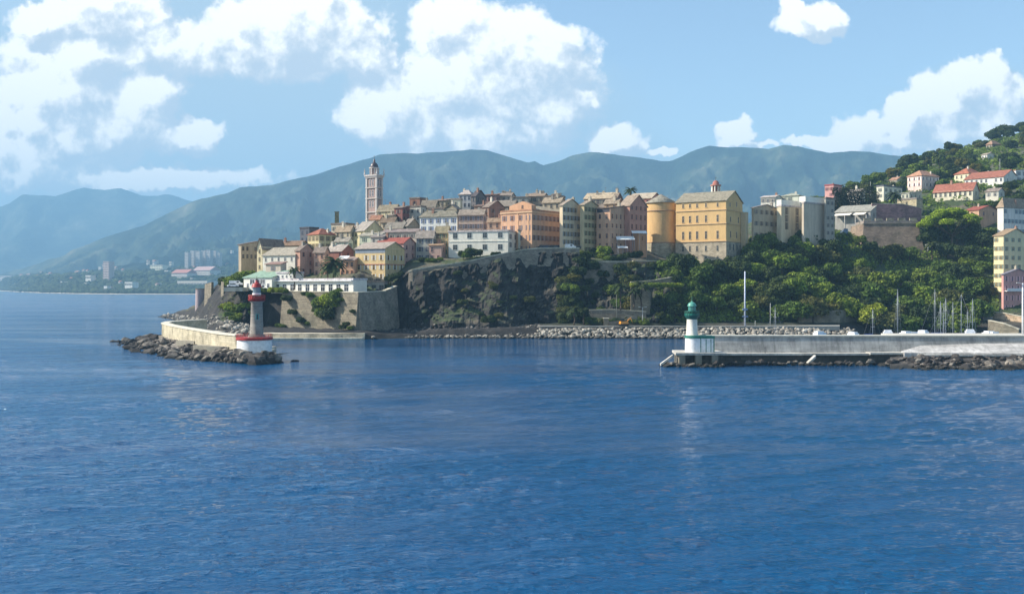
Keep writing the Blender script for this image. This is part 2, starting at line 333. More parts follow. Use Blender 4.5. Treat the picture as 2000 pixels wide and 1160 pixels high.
# ------------------------------------------------------------------ land: profiles (Y,z) along sight directions, interpolated into one height sheet
COLS = {
 310:[(596,-3),(600,-1),(603,-0.6),(606,0),(608,.2),(610,.2),(613,-1),(630,-3),(640,-6)],
 325:[(575,-2),(582,.8),(590,1.2),(596,1.2),(602,1.2),(610,1.2),(618,0),(630,-3),(640,-6)],
 350:[(520,-2),(530,1.5),(545,2.6),(552,3.5),(560,4),(580,4),(600,3),(640,-2),(660,-6)],
 385:[(410,-2),(420,2),(438,5),(448,7),(462,8.5),(480,9.3),(530,8),(610,3),(680,-6)],
 405:[(378,-2),(386,2),(402,6),(416,9),(432,12),(448,14),(500,14),(620,6),(720,-6)],
 425:[(356,-2),(364,2.2),(380,6),(394,10),(412,15.5),(436,19),(500,19),(640,10),(780,-6)],
 445:[(350,-2),(357,2.4),(376,6),(388,11),(398,17.2),(430,21),(500,23),(640,12),(800,-6)],
 480:[(345,-2),(352,2.5),(376,4),(382,11),(387,17),(430,23),(500,27),(640,18),(850,-6)],
 510:[(343,-2),(350,2.5),(384,3),(387,10),(389,16.5),(430,25),(500,30),(650,20),(900,0)],
 560:[(343,-2),(349,2.5),(374,3),(377,10),(380,16.5),(424,27),(495,33),(650,23),(900,5)],
 600:[(343,-2),(349,2.5),(367,3),(369,10),(371,16.3),(420,28),(490,36),(650,25),(900,10)],
 700:[(341,-2),(345,2.5),(351,3),(353.5,10),(356,16.2),(415,30),(490,41),(650,30),(900,20)],
 752:[(344,-2),(349,1.6),(365,2.5),(368,10),(371,16.8),(415,31),(485,43),(650,30),(900,20)],
 775:[(345,-2),(351,1.8),(371,2.8),(376,12),(381,20.5),(418,32),(483,45),(650,30),(900,20)],
 806:[(346,-2),(352,2),(368,3),(374,13),(379,24.6),(420,33),(480,46),(650,30),(900,20)],
 850:[(347,-2),(353,3),(359,3),(370,13),(380,25.6),(422,34.5),(480,47),(650,30),(900,20)],
 920:[(347,-2),(353,3.2),(360,3.4),(372,14),(382,27.8),(424,35.5),(480,47),(650,30),(900,20)],
 990:[(347,-2),(354,3.4),(361,3.6),(374,15),(384,30.4),(425,36),(480,46),(650,30),(900,20)],
 1050:[(348,-2),(355,3.7),(373,4.5),(380,17),(387,32.6),(428,36),(480,45),(650,30),(900,20)],
 1130:[(348,-2),(356,3.7),(372,5),(380,18),(388,32.4),(428,36),(480,45),(650,30),(900,20)],
 1145:[(348,-2),(356,3.7),(377,5),(383,16),(389,28),(420,35),(480,45),(650,30),(900,20)],
 1200:[(348,-2),(356,3.7),(371,5),(380,14),(388,28),(420,35),(480,45),(650,30),(900,20)],
 1240:[(348,-2),(356,3.7),(369,5),(379,17),(391,28.4),(422,34),(480,45),(650,32),(900,25)],
 1322:[(348,-2),(356,3.7),(369,5),(380,18.5),(400,26.5),(440,31),(500,45),(650,40),(900,40)],
 1420:[(349,-2),(357,3.7),(371,5),(390,16),(412,26),(450,34),(500,46),(660,55),(900,50)],
 1500:[(350,-2),(358,3.7),(374,5),(398,18),(430,32),(460,40),(520,48),(660,66),(1000,55)],
 1600:[(354,-2),(362,3.8),(380,5),(408,18),(440,33),(470,44),(540,58),(670,76),(1000,60)],
 1700:[(372,-2),(380,3),(395,8),(420,20),(455,38),(490,50),(620,84),(740,88),(1000,70)],
 1800:[(375,-2),(382,3),(398,8),(425,21),(460,40),(520,62),(640,92),(760,118),(1000,90)],
 1900:[(374,-2),(380,3),(397,9),(422,22),(455,40),(520,66),(660,104),(790,133),(1100,120)],
 1950:[(366,-2),(372,4),(384,7),(402,15),(440,34),(520,68),(680,112),(850,146),(1100,135)],
 2000:[(360,-2),(366,4),(380,6),(402,14),(440,34),(520,68),(680,114),(860,154),(1100,140)],
 2120:[(360,-2),(366,4),(380,6),(402,14),(440,34),(520,68),(680,118),(870,165),(1100,150)],
}
CK = sorted(COLS)
def knots(px):
    px = min(max(px, CK[0]), CK[-1])
    for a, b in zip(CK, CK[1:]):
        if a <= px <= b:
            t = (px-a)/(b-a)
            return [(p[0]*(1-t)+q[0]*t, p[1]*(1-t)+q[1]*t) for p, q in zip(COLS[a], COLS[b])]
def terr(px, Y):
    k = knots(px)
    if Y <= k[0][0]: return k[0][1]
    for a, b in zip(k, k[1:]):
        if Y <= b[0]: return a[1] + (b[1]-a[1])*(Y-a[0])/(b[0]-a[0])
    return k[-1][1]
def terrXY(X, Y): return terr(1000 + X/Y*F, Y)
CARVE = []      # house footprints: (x0,y0,cos,sin,w,d,zmax)
def build_land():
    segs = [4,7,16,16,16,16,14,6]
    pxs = [308 + 3.5*i for i in range(int((2118-308)/3.5))]
    vs = []; rows = None
    for px in pxs:
        k = knots(px); col = []
        for si, (a, b) in enumerate(zip(k, k[1:])):
            for j in range(segs[si]):
                t = j/segs[si]; col.append((a[0]+(b[0]-a[0])*t, a[1]+(b[1]-a[1])*t, si, t))
        col.append((k[-1][0], k[-1][1], 7, 1.0))
        rows = len(col)
        for (Y, z, si, t) in col:
            X = PX(px, Y); p = Vector((X, Y, z))
            steep = 1.0 if si in (2, 3) else 0.3
            if px > 1340 and si in (2,3): steep = 0.6
            if 800 < px < 1140 and si in (2,3): steep = 0.75
            if px < 520 and si in (1,2,3): steep = 0.9
            n1 = noise.fractal(p*0.07, 0.8, 2.0, 5)
            n2 = noise.fractal(p*0.25 + Vector((9,3,1)), 0.7, 2.1, 4)
            dY = steep*(n1*4.2 + n2*2.2 + (abs(noise.noise(p*0.12+Vector((5,5,5))))-0.25)*4.0)
            if si == 1: dY *= 0.2 ; steep *= 0.4
            if px > 500 and px < 800 and si in (2,3): dY = dY*0.2 + 1.5
            if si == 0: dY = 0
            if si in (2,3) and 735 < px < 1345: dY += 2.2*noise.noise(Vector((X*0.33, 3.7, z*0.07))) + 1.0*noise.noise(Vector((X*0.9, z*0.5, 1.3)))
            s = (Y + dY)/Y
            zz = z + steep*n2*0.9 + (n1*1.2 if si > 3 else 0)
            vs.append([X*s, Y+dY, zz])
    # level the ground under houses
    for v in vs:
        for (cx, cy, ca, sa, w_, d_, zm) in CARVE:
            dx = v[0]-cx; dy = v[1]-cy
            if abs(dx) > 40 or abs(dy) > 40: continue
            lx = dx*ca - dy*sa; ly = dx*sa + dy*ca
            if -w_-1.5 < lx < 1.5 and -1.5 < ly < d_+1.5 and v[2] > zm: v[2] = zm
    mb = MB()
    n = len(pxs); fs = []
    for i in range(n-1):
        for j in range(rows-1):
            a = i*rows+j; fs.append((a, a+rows, a+rows+1, a+1))
    mb.add(vs, fs, 0, True)
    mb.sm = [not (11 <= (k % (rows-1)) < 43) for k in range(len(fs))]
    m, nt, b = newmat('hill_ground')
    ge = N(nt, 'ShaderNodeNewGeometry')
    mpv = N(nt, 'ShaderNodeMapping'); mpv.inputs['Scale'].default_value = (1.3,1.3,0.45); L(nt, ge.outputs['Position'], mpv.inputs[0])
    n1 = N(nt, 'ShaderNodeTexNoise', i_Scale=0.16, i_Detail=10.0, i_Roughness=0.72); L(nt, mpv.outputs[0], n1.inputs[0])
    n2 = N(nt, 'ShaderNodeTexNoise', i_Scale=0.05, i_Detail=8.0, i_Roughness=0.65); L(nt, ge.outputs['Position'], n2.inputs[0])
    n3 = N(nt, 'ShaderNodeTexNoise', i_Scale=0.9, i_Detail=6.0, i_Roughness=0.7); L(nt, ge.outputs['Position'], n3.inputs[0])
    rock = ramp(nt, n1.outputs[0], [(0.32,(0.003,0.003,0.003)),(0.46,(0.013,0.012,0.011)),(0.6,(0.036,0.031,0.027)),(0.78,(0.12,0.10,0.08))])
    veg = ramp(nt, n3.outputs[0], [(0.3,(0.018,0.03,0.01)),(0.55,(0.05,0.075,0.02)),(0.8,(0.15,0.14,0.05))])
    dirt = ramp(nt, n3.outputs[0], [(0.3,(0.06,0.052,0.032)),(0.7,(0.17,0.145,0.10))])
    sx = N(nt, 'ShaderNodeSeparateXYZ'); L(nt, ge.outputs['Normal'], sx.inputs[0])
    sp = N(nt, 'ShaderNodeSeparateXYZ'); L(nt, ge.outputs['Position'], sp.inputs[0])
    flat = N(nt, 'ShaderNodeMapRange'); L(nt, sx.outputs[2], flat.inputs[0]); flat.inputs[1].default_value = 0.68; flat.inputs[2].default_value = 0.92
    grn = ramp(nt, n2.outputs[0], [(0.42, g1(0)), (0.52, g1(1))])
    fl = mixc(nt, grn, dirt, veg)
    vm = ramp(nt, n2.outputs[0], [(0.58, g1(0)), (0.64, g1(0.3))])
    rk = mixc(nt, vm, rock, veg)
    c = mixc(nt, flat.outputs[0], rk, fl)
    lowz = N(nt, 'ShaderNodeMapRange'); L(nt, sp.outputs[2], lowz.inputs[0]); lowz.inputs[1].default_value = 3.6; lowz.inputs[2].default_value = 6.0
    c = mixc(nt, lowz.outputs[0], rock, c)
    wet = N(nt, 'ShaderNodeMapRange'); L(nt, sp.outputs[2], wet.inputs[0]); wet.inputs[1].default_value = 0.2; wet.inputs[2].default_value = 1.0
    c = mixc(nt, wet.outputs[0], (0.02,0.02,0.015,1), c)
    L(nt, c, b.inputs['Base Color']); b.inputs['Roughness'].default_value = 0.95
    bp = N(nt, 'ShaderNodeBump', i_Strength=1.0, i_Distance=0.8); L(nt, n1.outputs[0], bp.inputs['Height'])
    bp2 = N(nt, 'ShaderNodeBump', i_Strength=0.7, i_Distance=0.3); L(nt, n3.outputs[0], bp2.inputs['Height']); L(nt, bp.outputs[0], bp2.inputs['Normal'])
    L(nt, bp2.outputs[0], b.inputs['Normal'])
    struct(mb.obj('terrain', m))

# ------------------------------------------------------------------ mountains and far coast
def pl(pts, x):
    if x <= pts[0][0]: return pts[0][1]
    for a, b in zip(pts, pts[1:]):
        if x <= b[0]: return a[1] + (b[1]-a[1])*(x-a[0])/(b[0]-a[0])
    return pts[-1][1]
RIDGE = [(-300,552),(-100,543),(0,536),(60,520),(120,500),(200,465),(280,440),(340,410),(380,392),(415,384),(440,380),(470,368),(500,366),(530,362),(570,352),(620,339),(680,321),(740,303),(800,300),(860,299),(920,292),(950,293),(985,305),(1015,315),(1030,320),(1045,316),(1060,325),(1090,317),(1120,305),(1150,299),(1200,301),(1250,307),(1290,315),(1310,315),(1345,300),(1385,286),(1440,288),(1500,291),(1530,282),(1560,284),(1590,293),(1620,298),(1660,294),(1700,297),(1740,303),(1800,305),(1900,300),(2000,310),(2300,330)]
FAR = [(-300,420),(0,406),(20,397),(45,379),(60,381),(110,383),(140,374),(165,366),(185,370),(205,371),(235,368),(280,382),(305,384),(325,380),(345,383),(365,390),(420,400),(500,420),(700,470)]
SHORE = [(-300,9500),(-60,7200),(0,5200),(40,3900),(90,3200),(150,2850),(230,2650),(450,2600),(2300,2600)]
def mtn_profile(px, t, rdg, y0, yr):
    zr = PZ(pl(rdg, px), yr)
    Y = y0 + (yr-y0)*t
    hb = 55 if zr > 80 else 20
    if t < 0.05: z = 8*t/0.05
    elif t < 0.2: z = 8 + (hb-8)*(t-0.05)/0.15
    else:
        u = (t-0.2)/0.8; z = hb + (zr-hb)*(0.52*u + 0.48*u*u*u)
    return Y, z
def mountain(name, label, rdg, shore, yrf, pxs, nt_, carve, mat, nsc):
    vs = []; rows = nt_ + 12
    for px in pxs:
        y0 = pl(shore, px) if shore is not None else 7000
        yr = yrf(px)
        for j in range(nt_+1):
            t = j/nt_; Y, z = mtn_profile(px, t, rdg, y0, yr); X = PX(px, Y)
            p = Vector((X, Y, 0))
            q = Vector((X*nsc, Y*nsc*0.6, 3.1))
            r1 = 1 - abs(noise.fractal(q, 0.75, 2.1, 7))*2.2
            r1 = max(0.0, min(1.0, r1))
            fade = math.sin(math.pi*min(1, max(0, (t-0.1)/0.9)))**0.8
            wob = noise.fractal(Vector((X*0.004, Y*0.004, 1)), 0.9, 2.0, 4)
            z2 = z*(1 - carve*fade*(1-r1)) + (wob*9 if t > 0.9 else 0) + (noise.noise(Vector((X*0.01, Y*0.01, 0)))*3 if 0.02 < t < 0.4 else 0)
            if j == 0: z2 = -3
            vs.append((X, Y, z2))
        for j in range(1, 12):
            Y = yr + j*220; vs.append((PX(px, Y), Y, vs[-1][2]*0.86 if j > 1 else vs[-1][2]*0.95))
    fs = []
    for i in range(len(pxs)-1):
        for j in range(rows-1):
            a = i*rows+j; fs.append((a, a+rows, a+rows+1, a+1))
    mb = MB(); mb.add(vs, fs, 0, True)
    return struct(mb.obj(name, mat), label)
def mtn_mat():
    m, nt, b = newmat('mountain_scrub')
    ge = N(nt, 'ShaderNodeNewGeometry')
    n1 = N(nt, 'ShaderNodeTexNoise', i_Scale=0.0022, i_Detail=13.0, i_Roughness=0.72); L(nt, ge.outputs['Position'], n1.inputs[0])
    n2 = N(nt, 'ShaderNodeTexNoise', i_Scale=0.03, i_Detail=6.0, i_Roughness=0.7); L(nt, ge.outputs['Position'], n2.inputs[0])
    c = ramp(nt, n1.outputs[0], [(0.36,(0.004,0.012,0.010)),(0.47,(0.015,0.032,0.02)),(0.55,(0.06,0.075,0.04)),(0.66,(0.17,0.165,0.11))])
    f = ramp(nt, n2.outputs[0], [(0.3,g1(0.55)),(0.7,g1(1.3))])
    c = mixc(nt, 1.0, c, f, 'MULTIPLY')
    sp = N(nt, 'ShaderNodeSeparateXYZ'); L(nt, ge.outputs['Position'], sp.inputs[0])
    mr = N(nt, 'ShaderNodeMapRange'); L(nt, sp.outputs[2], mr.inputs[0]); mr.inputs[1].default_value = 2.0; mr.inputs[2].default_value = 6.5
    c = mixc(nt, mr.outputs[0], (0.5,0.45,0.36,1), c)
    L(nt, c, b.inputs['Base Color']); b.inputs['Roughness'].default_value = 1.0; b.inputs['Specular IOR Level'].default_value = 0.1
    bp = N(nt, 'ShaderNodeBump', i_Strength=1.0, i_Distance=40.0); L(nt, n1.outputs[0], bp.inputs['Height']); L(nt, bp.outputs[0], b.inputs['Normal'])
    return m
MM = mtn_mat()
def main_ridge_Y(px): return pl([(-300,9800),(0,6800),(150,5900),(400,5600),(900,5400),(1300,5200),(1700,4600),(2300,4400)], px)
mountain('mountain', 'long blue mountain ridge rising behind the town', RIDGE, SHORE, main_ridge_Y, [-300+6*i for i in range(434)], 130, 0.62, MM, 0.0017)
mountain('mountain', 'pale far mountain range at the left edge', FAR, [(-300,7000),(700,7000)], lambda p: 9600, [-300+8*i for i in range(126)], 60, 0.35, MM, 0.0009)

# ------------------------------------------------------------------ sea
def sea():
    import numpy as np
    pys = list(np.arange(1176.0, 602.0, -1.6)); Ys = [-800.0, 30.0, 44.0, 50.0] + [CH*F/(p-HY) for p in pys] + [1000, 1200, 1600, 2200, 3200, 5000, 8000, 15000]
    us = [-280.0, -20.0, -4.0, -1.5, -0.8] + list((np.arange(-260.0, 2261.0, 2.8)-1000)/F) + [0.8, 1.5, 4.0, 20.0, 280.0]
    Y = np.array(Ys)[:, None]*np.ones((1, len(us))); U = np.array(us)[None, :]*np.ones((len(Ys), 1))
    X = np.clip(U*np.where(Y < 50, 50, Y), -14000, 14000)
    rs = np.random.RandomState(11); Z = np.zeros_like(X)
    dY = np.gradient(np.array(Ys))[:, None]*np.ones_like(X)
    lane = 0.75 + 0.45*np.sin(X*0.010 + Y*0.052 + 1.7*np.sin(X*0.021+0.6))*np.sin(Y*0.023 - X*0.006 + 1.1) + 0.25*np.sin(X*0.05+Y*0.11+2*np.sin(Y*0.04))
    lane = np.clip(lane, 0.2, 1.35)
    for k in range(110):
        lam = 0.9*(22/0.9)**(rs.rand()**1.15); th = np.radians(-62 + rs.randn()*24); kk = 2*np.pi/lam
        s_ = 0.0145*(1.0 if lam < 8 else 0.62); a_ = s_*lam/(2*np.pi)
        fade = np.clip((lam/np.abs(dY) - 1.3)/2.0, 0, 1)
        ph = kk*(X*np.cos(th)+Y*np.sin(th)) + rs.rand()*6.283
        w_ = np.sin(ph); Z += a_*fade*(w_ + 0.25*np.cos(2*ph))
    sm = lambda a, lo_, hi_: (lambda t: t*t*(3-2*t))(np.clip((a-lo_)/(hi_-lo_), 0, 1))
    calm = 1 - 0.75*sm(Y, 165, 275)*sm(X, -95, -45)
    Z *= lane*calm*sm(Y, 50, 56)*(1-sm(Y, 450, 900))*(1-sm(np.abs(U), 0.64, 0.79))
    mb = MB(); nr, nc = X.shape
    me = bpy.data.meshes.new('sea_water')
    V = np.stack([X, Y, Z], -1).reshape(-1, 3); idx = np.arange(nr*nc).reshape(nr, nc)
    Q = np.stack([idx[:-1,:-1], idx[:-1,1:], idx[1:,1:], idx[1:,:-1]], -1).reshape(-1, 4)
    me.vertices.add(len(V)); me.vertices.foreach_set('co', V.ravel().astype(np.float32))
    me.loops.add(Q.size); me.loops.foreach_set('vertex_index', Q.ravel().astype(np.int32))
    me.polygons.add(len(Q)); me.polygons.foreach_set('loop_start', (np.arange(len(Q))*4).astype(np.int32)); me.polygons.foreach_set('use_smooth', np.ones(len(Q), bool))
    me.update(calc_edges=True)
    m, nt, b = newmat('sea_water')
    ge = N(nt, 'ShaderNodeNewGeometry')
    def nz(sc, det, rough, stretch=(1,1,1), rot=0, dist=0.0):
        mp = N(nt, 'ShaderNodeMapping'); mp.inputs['Scale'].default_value = stretch; mp.inputs['Rotation'].default_value = (0,0,rot)
        L(nt, ge.outputs['Position'], mp.inputs[0])
        n = N(nt, 'ShaderNodeTexNoise', i_Scale=sc, i_Detail=det, i_Roughness=rough, i_Distortion=dist); L(nt, mp.outputs[0], n.inputs[0]); return n.outputs[0]
    big = nz(0.022, 5, 0.6, (0.28,1.0,1), 0.12, 0.8)
    patch0 = ramp(nt, big, [(0.40, g1(0.3)), (0.58, g1(1.1))])
    sp = N(nt, 'ShaderNodeSeparateXYZ'); L(nt, ge.outputs['Position'], sp.inputs[0])
    ma = N(nt, 'ShaderNodeMapRange', interpolation_type='SMOOTHSTEP'); L(nt, sp.outputs[1], ma.inputs[0]); ma.inputs[1].default_value = 165; ma.inputs[2].default_value = 275; ma.inputs[3].default_value = 0; ma.inputs[4].default_value = 1
    mx_ = N(nt, 'ShaderNodeMapRange', interpolation_type='SMOOTHSTEP'); L(nt, sp.outputs[0], mx_.inputs[0]); mx_.inputs[1].default_value = -95; mx_.inputs[2].default_value = -45; mx_.inputs[3].default_value = 0; mx_.inputs[4].default_value = 1
    cm = N(nt, 'ShaderNodeMath', operation='MULTIPLY'); L(nt, ma.outputs[0], cm.inputs[0]); L(nt, mx_.outputs[0], cm.inputs[1])
    c2_ = N(nt, 'ShaderNodeMath', operation='MULTIPLY_ADD'); L(nt, cm.outputs[0], c2_.inputs[0]); c2_.inputs[1].default_value = -0.72; c2_.inputs[2].default_value = 1.0
    patch = mixc(nt, 1.0, patch0, c2_.outputs[0], 'MULTIPLY')
    w1 = nz(0.13, 4, 0.55, (0.32,1,1), 0.25, 0.5)
    w2 = nz(0.5, 6, 0.6, (0.4,1,1), -0.18, 0.5)
    w3 = nz(1.5, 5, 0.62, (0.5,1,1), 0.1, 0.3)
    b1 = N(nt, 'ShaderNodeBump', i_Distance=0.5); L(nt, w1, b1.inputs['Height']); L(nt, c2_.outputs[0], b1.inputs['Strength'])
    b2 = N(nt, 'ShaderNodeBump', i_Distance=0.55); L(nt, w2, b2.inputs['Height']); L(nt, patch, b2.inputs['Strength']); L(nt, b1.outputs[0], b2.inputs['Normal'])
    b3 = N(nt, 'ShaderNodeBump', i_Distance=0.5); L(nt, w3, b3.inputs['Height']); L(nt, patch, b3.inputs['Strength']); L(nt, b2.outputs[0], b3.inputs['Normal'])
    L(nt, b3.outputs[0], b.inputs['Normal'])
    col = ramp(nt, big, [(0.38,(0.0,0.050,0.14)),(0.62,(0.0005,0.080,0.205))])
    L(nt, col, b.inputs['Base Color']); rg = N(nt, 'ShaderNodeMapRange'); L(nt, sp.outputs[1], rg.inputs[0]); rg.inputs[1].default_value = 90; rg.inputs[2].default_value = 900; rg.inputs[3].default_value = 0.05; rg.inputs[4].default_value = 0.16
    L(nt, rg.outputs[0], b.inputs['Roughness']); b.inputs['IOR'].default_value = 1.33; b.inputs['Specular IOR Level'].default_value = 0.46
    me.materials.append(m); struct(link('sea_water', me), 'blue rippled sea')
sea()

# ------------------------------------------------------------------ haze
mb = MB(); mb.box(-15000, 15000, -1500, 16000, -9, 1020)
hz = bpy.data.materials.new('haze'); hz.use_nodes = True
nt = hz.node_tree; nt.nodes.remove(nt.nodes['Principled BSDF'])
pvn = N(nt, 'ShaderNodeVolumePrincipled'); L(nt, pvn.outputs[0], nt.nodes['Material Output'].inputs['Volume'])
pvn.inputs['Color'].default_value = (0.35, 0.68, 1.0, 1); pvn.inputs['Density'].default_value = 0.00015; pvn.inputs['Anisotropy'].default_value = 0.0
ho = mb.obj('haze', hz); struct(ho, 'thin blue haze over the bay', 'stuff')
# ------------------------------------------------------------------ buildings
FRAME = None
WM = {}
def window_mesh(w, h, style):
    """one window seen from outside, sill at z=0, wall plane y=0, looking to -y"""
    k = (round(w,2), round(h,2), style)
    if k in WM: return WM[k]
    fr, shut, arch = style
    a = MB()      # frame: surround butted together, proud of the wall
    t = 0.14
    a.box(-w/2-t, -w/2, -0.07, 0.05, 0, h); a.box(w/2, w/2+t, -0.07, 0.05, 0, h)
    a.box(-w/2-t, w/2+t, -0.07, 0.05, h, h+t); a.box(-w/2-t-0.05, w/2+t+0.05, -0.16, 0.05, -0.12, 0)
    a.box(-0.03, 0.03, -0.045, 0.03, 0, h); a.box(-w/2, -0.03, -0.043, 0.03, h*0.6, h*0.6+0.06); a.box(0.03, w/2, -0.043, 0.03, h*0.6, h*0.6+0.06)
    if shut:
        sw = w*0.5
        a.box(-w/2-t-sw, -w/2-t-0.02, -0.06, 0.02, -0.02, h+0.03, 1); a.box(w/2+t+0.02, w/2+t+sw, -0.06, 0.02, -0.02, h+0.03, 1)
    g = MB(); g.box(-w/2, w/2, -0.025, 0.02, 0, h)
    fm = paint(fr, 0.7); sm = paint(shut, 0.6, key='shutter_paint') if shut else fm
    WM[k] = (a.mesh('window', [fm, sm]), g.mesh('pane', glassmat())); return WM[k]
def put_window(parent, x, y, z, right, w, h, style, pane=False, name='window'):
    me, pm = window_mesh(w, h, style)
    o = link(name, me, parent, (x, y, z), R(90) if right else 0)
    p = link('pane', pm, o)
    return o
HOUSES = []
def House(label, pl_, pc, pr, ey, Y, a=30, wall=(220,200,160), roof='x', rc=(170,165,150), rh=2.2, Lw=(3,3), Rw=(2,3),
          ws=(1.0,1.7), sh=None, d=None, fr=None, name='house', cat='house', step=3.3, stain=0.3, chim=1, ov=0.45, wmat=None, group=None, first=1.9,
          base=None, rkind='slab', cornice=True):
    fr = fr or tuple(int(x*0.9+14) for x in wall)
    ar = R(a); ca, sa = math.cos(ar), math.sin(ar)
    Xc = PX(pc, Y); tl = (pl_-1000)/F
    w = (Xc - tl*Y)/(ca + tl*sa)
    if d is None:
        tr = (pr-1000)/F; den = sa - tr*ca
        d = (tr*Y - Xc)/den if den > 0.04 else 12
        d = max(3.5, min(d, 24))
    e = PZ(ey, Y)
    pts = [(Xc, Y), (Xc-w*ca, Y+w*sa), (Xc+d*sa, Y+d*ca), (Xc-w*ca+d*sa, Y+w*sa+d*ca)]
    zs = [terrXY(*p) for p in pts]
    z0 = min(zs) - 2.5 if base is None else base
    z0 = min(z0, e-5)
    t = thing(name, label, cat, (Xc, Y, z0), -ar, group)
    H = e - z0
    CARVE.append((Xc, Y, ca, sa, w, d, e-5.5))
    wm = wmat or plaster(wall, stain)
    mb = MB(); mb.box(-w, 0, 0, d, 0, H)
    rm = roofmat(rc, rkind)
    rb = MB(); o = ov; th = 0.24
    def topz(x, y):
        if roof in ('x',): return H + rh*(1-abs(2*y/d-1))
        if roof == 'y': return H + rh*(1-abs(2*(x+w)/w-1))
        if roof == 's': return H + rh*(y/d)
        if roof == 'z': return H + rh*(-x/w)
        if roof == 'h': return H + rh*min(1, min((x+w), -x, y, d-y)/(0.5*min(w,d)))
        return H
    if roof == 'x':
        s = rh/(d/2)
        rb.extr([(-o,H-o*s),(d/2,H+rh),(d+o,H-o*s),(d+o,H-o*s-th),(d/2,H+rh-th),(-o,H-o*s-th)], -w-o, o, 'x')
        mb.extr([(0,H),(d/2,H+rh-0.13),(d,H)], -w+0.002, -0.002, 'x')
    elif roof == 'y':
        s = rh/(w/2)
        rb.extr([(-w-o,H-o*s),(-w/2,H+rh),(o,H-o*s),(o,H-o*s-th),(-w/2,H+rh-th),(-w-o,H-o*s-th)], -o, d+o, 'y')
        mb.extr([(-w,H),(-w/2,H+rh-0.13),(0,H)], 0.002, d-0.002, 'y')
    elif roof == 's':
        s = rh/d
        rb.extr([(-o,H-o*s+0.02),(d+o,H+rh+o*s),(d+o,H+rh+o*s-th),(-o,H-o*s-th)], -w-o, o, 'x')
        mb.extr([(0,H),(d,H+rh-0.13),(d,H)], -w+0.002, -0.002, 'x')
    elif roof == 'z':
        s = rh/w
        rb.extr([(o,H-o*s+0.02),(-w-o,H+rh+o*s),(-w-o,H+rh+o*s-th),(o,H-o*s-th)], -o, d+o, 'y')
        mb.extr([(0,H),(-w,H+rh-0.13),(-w,H)], 0.002, d-0.002, 'y')
    elif roof == 'h':
        i = 0.5*min(w, d)
        if w > d: r1, r2 = (-w+i, d/2), (-i, d/2)
        else: r1, r2 = (-w/2, i), (-w/2, d-i)
        z = H-0.12
        v = [(-w-o,-o,z),(o,-o,z),(o,d+o,z),(-w-o,d+o,z),(r1[0],r1[1],H+rh),(r2[0],r2[1],H+rh),
             (-w-o,-o,z-0.2),(o,-o,z-0.2),(o,d+o,z-0.2),(-w-o,d+o,z-0.2)]
        fc = [(0,1,5,4),(1,2,5),(2,3,4,5),(3,0,4)] if w > d else [(0,1,4),(1,2,5,4),(2,3,5),(3,0,4,5)]
        rb.add(v, fc + [(6,9,8,7),(0,6,7,1),(1,7,8,2),(2,8,9,3),(3,9,6,0)])
    else:
        rb.box(-w-0.25, 0.25, -0.25, d+0.25, H+0.003, H+0.22)
        rb.box(-w-0.2, 0.2, -0.2, 0.05, H+0.22, H+0.7); rb.box(-0.05, 0.2, 0.05, d+0.2, H+0.22, H+0.7); rb.box(-w-0.2, -w+0.05, 0.05, d+0.2, H+0.22, H+0.7)
    mb.obj('wall', wm, t)
    ro = rb.obj('roof', rm, t)
    rr = random.Random(int(pc*7+ey*13))
    for k in range(chim):
        cx = -w*rr.uniform(0.15, 0.85); cy = d*rr.uniform(0.3, 0.8); zt = topz(cx, cy)
        c = MB(); s_ = rr.uniform(0.35, 0.6); hh = rr.uniform(0.9, 1.7)
        c.box(cx-s_, cx+s_, cy-0.4, cy+0.4, zt-0.8, zt+hh); c.box(cx-s_-0.12, cx+s_+0.12, cy-0.52, cy+0.52, zt+hh, zt+hh+0.15)
        c.box(cx-s_*0.5, cx+s_*0.5, cy-0.2, cy+0.2, zt+hh+0.15, zt+hh+0.5)
        c.obj('chimney', plaster(rr.choice([(190,175,150),(170,110,85),(150,140,130),(215,205,190)]), 0.3), ro)
    if chim and rr.random() < 0.5:
        c = MB(); cx = -w*rr.uniform(0.1,0.9); cy = d*0.5; zt = topz(cx, cy)
        c.tube((cx,cy,zt-0.3),(cx,cy,zt+2.4),0.05,0.04,6)
        for q in range(4): c.box(cx-0.5+q*0.06, cx+0.5-q*0.06, cy+0.3*q-0.45, cy+0.3*q-0.4, zt+2.2, zt+2.25)
        c.box(cx-0.02, cx+0.02, cy-0.5, cy+0.6, zt+2.16, zt+2.2)
        c.obj('antenna', paint((120,120,120), 0.4, key='metal'), ro)
    if sh is None and rr.random() < 0.5 and Lw[0]+Rw[0] > 1: sh = rr.choice([(92,104,96),(120,112,100),(84,92,108),(110,84,70),(140,140,134)])
    style = (fr, sh, False)
    for (n, face) in ((Lw, 'L'), (Rw, 'R')):
        if not n or not n[0]: continue
        span = w if face == 'L' else d
        if span < 2.2: continue
        n0 = min(n[0], max(1, int(span/ (ws[0]*1.9 if not sh else ws[0]*2.4))))
        for r_ in range(n[1]):
            zz = H - first - step*r_ - ws[1]*0.5
            if zz < 1.2: break
            for c_ in range(n0):
                q = (c_+0.5)/n0*span
                if rr.random() < 0.07: continue
                if face == 'L': put_window(t, -w+q, 0, zz, False, ws[0], ws[1], style)
                else: put_window(t, 0, q, zz, True, ws[0], ws[1], style)
    if cornice and roof not in ('f',):
        c = MB(); c.box(-w-0.1, 0.12, -0.12, -0.002, H-0.32, H-0.05); c.box(0.002, 0.12, 0.0, d-0.1, H-0.32, H-0.05)
        c.obj('cornice', plaster(tuple(min(255, int(x*0.9+30)) for x in wall), 0.2), t)
    info = dict(t=t, w=w, d=d, H=H, z0=z0, e=e, ca=ca, sa=sa, Xc=Xc, Y=Y, zs=zs, wall=wall)
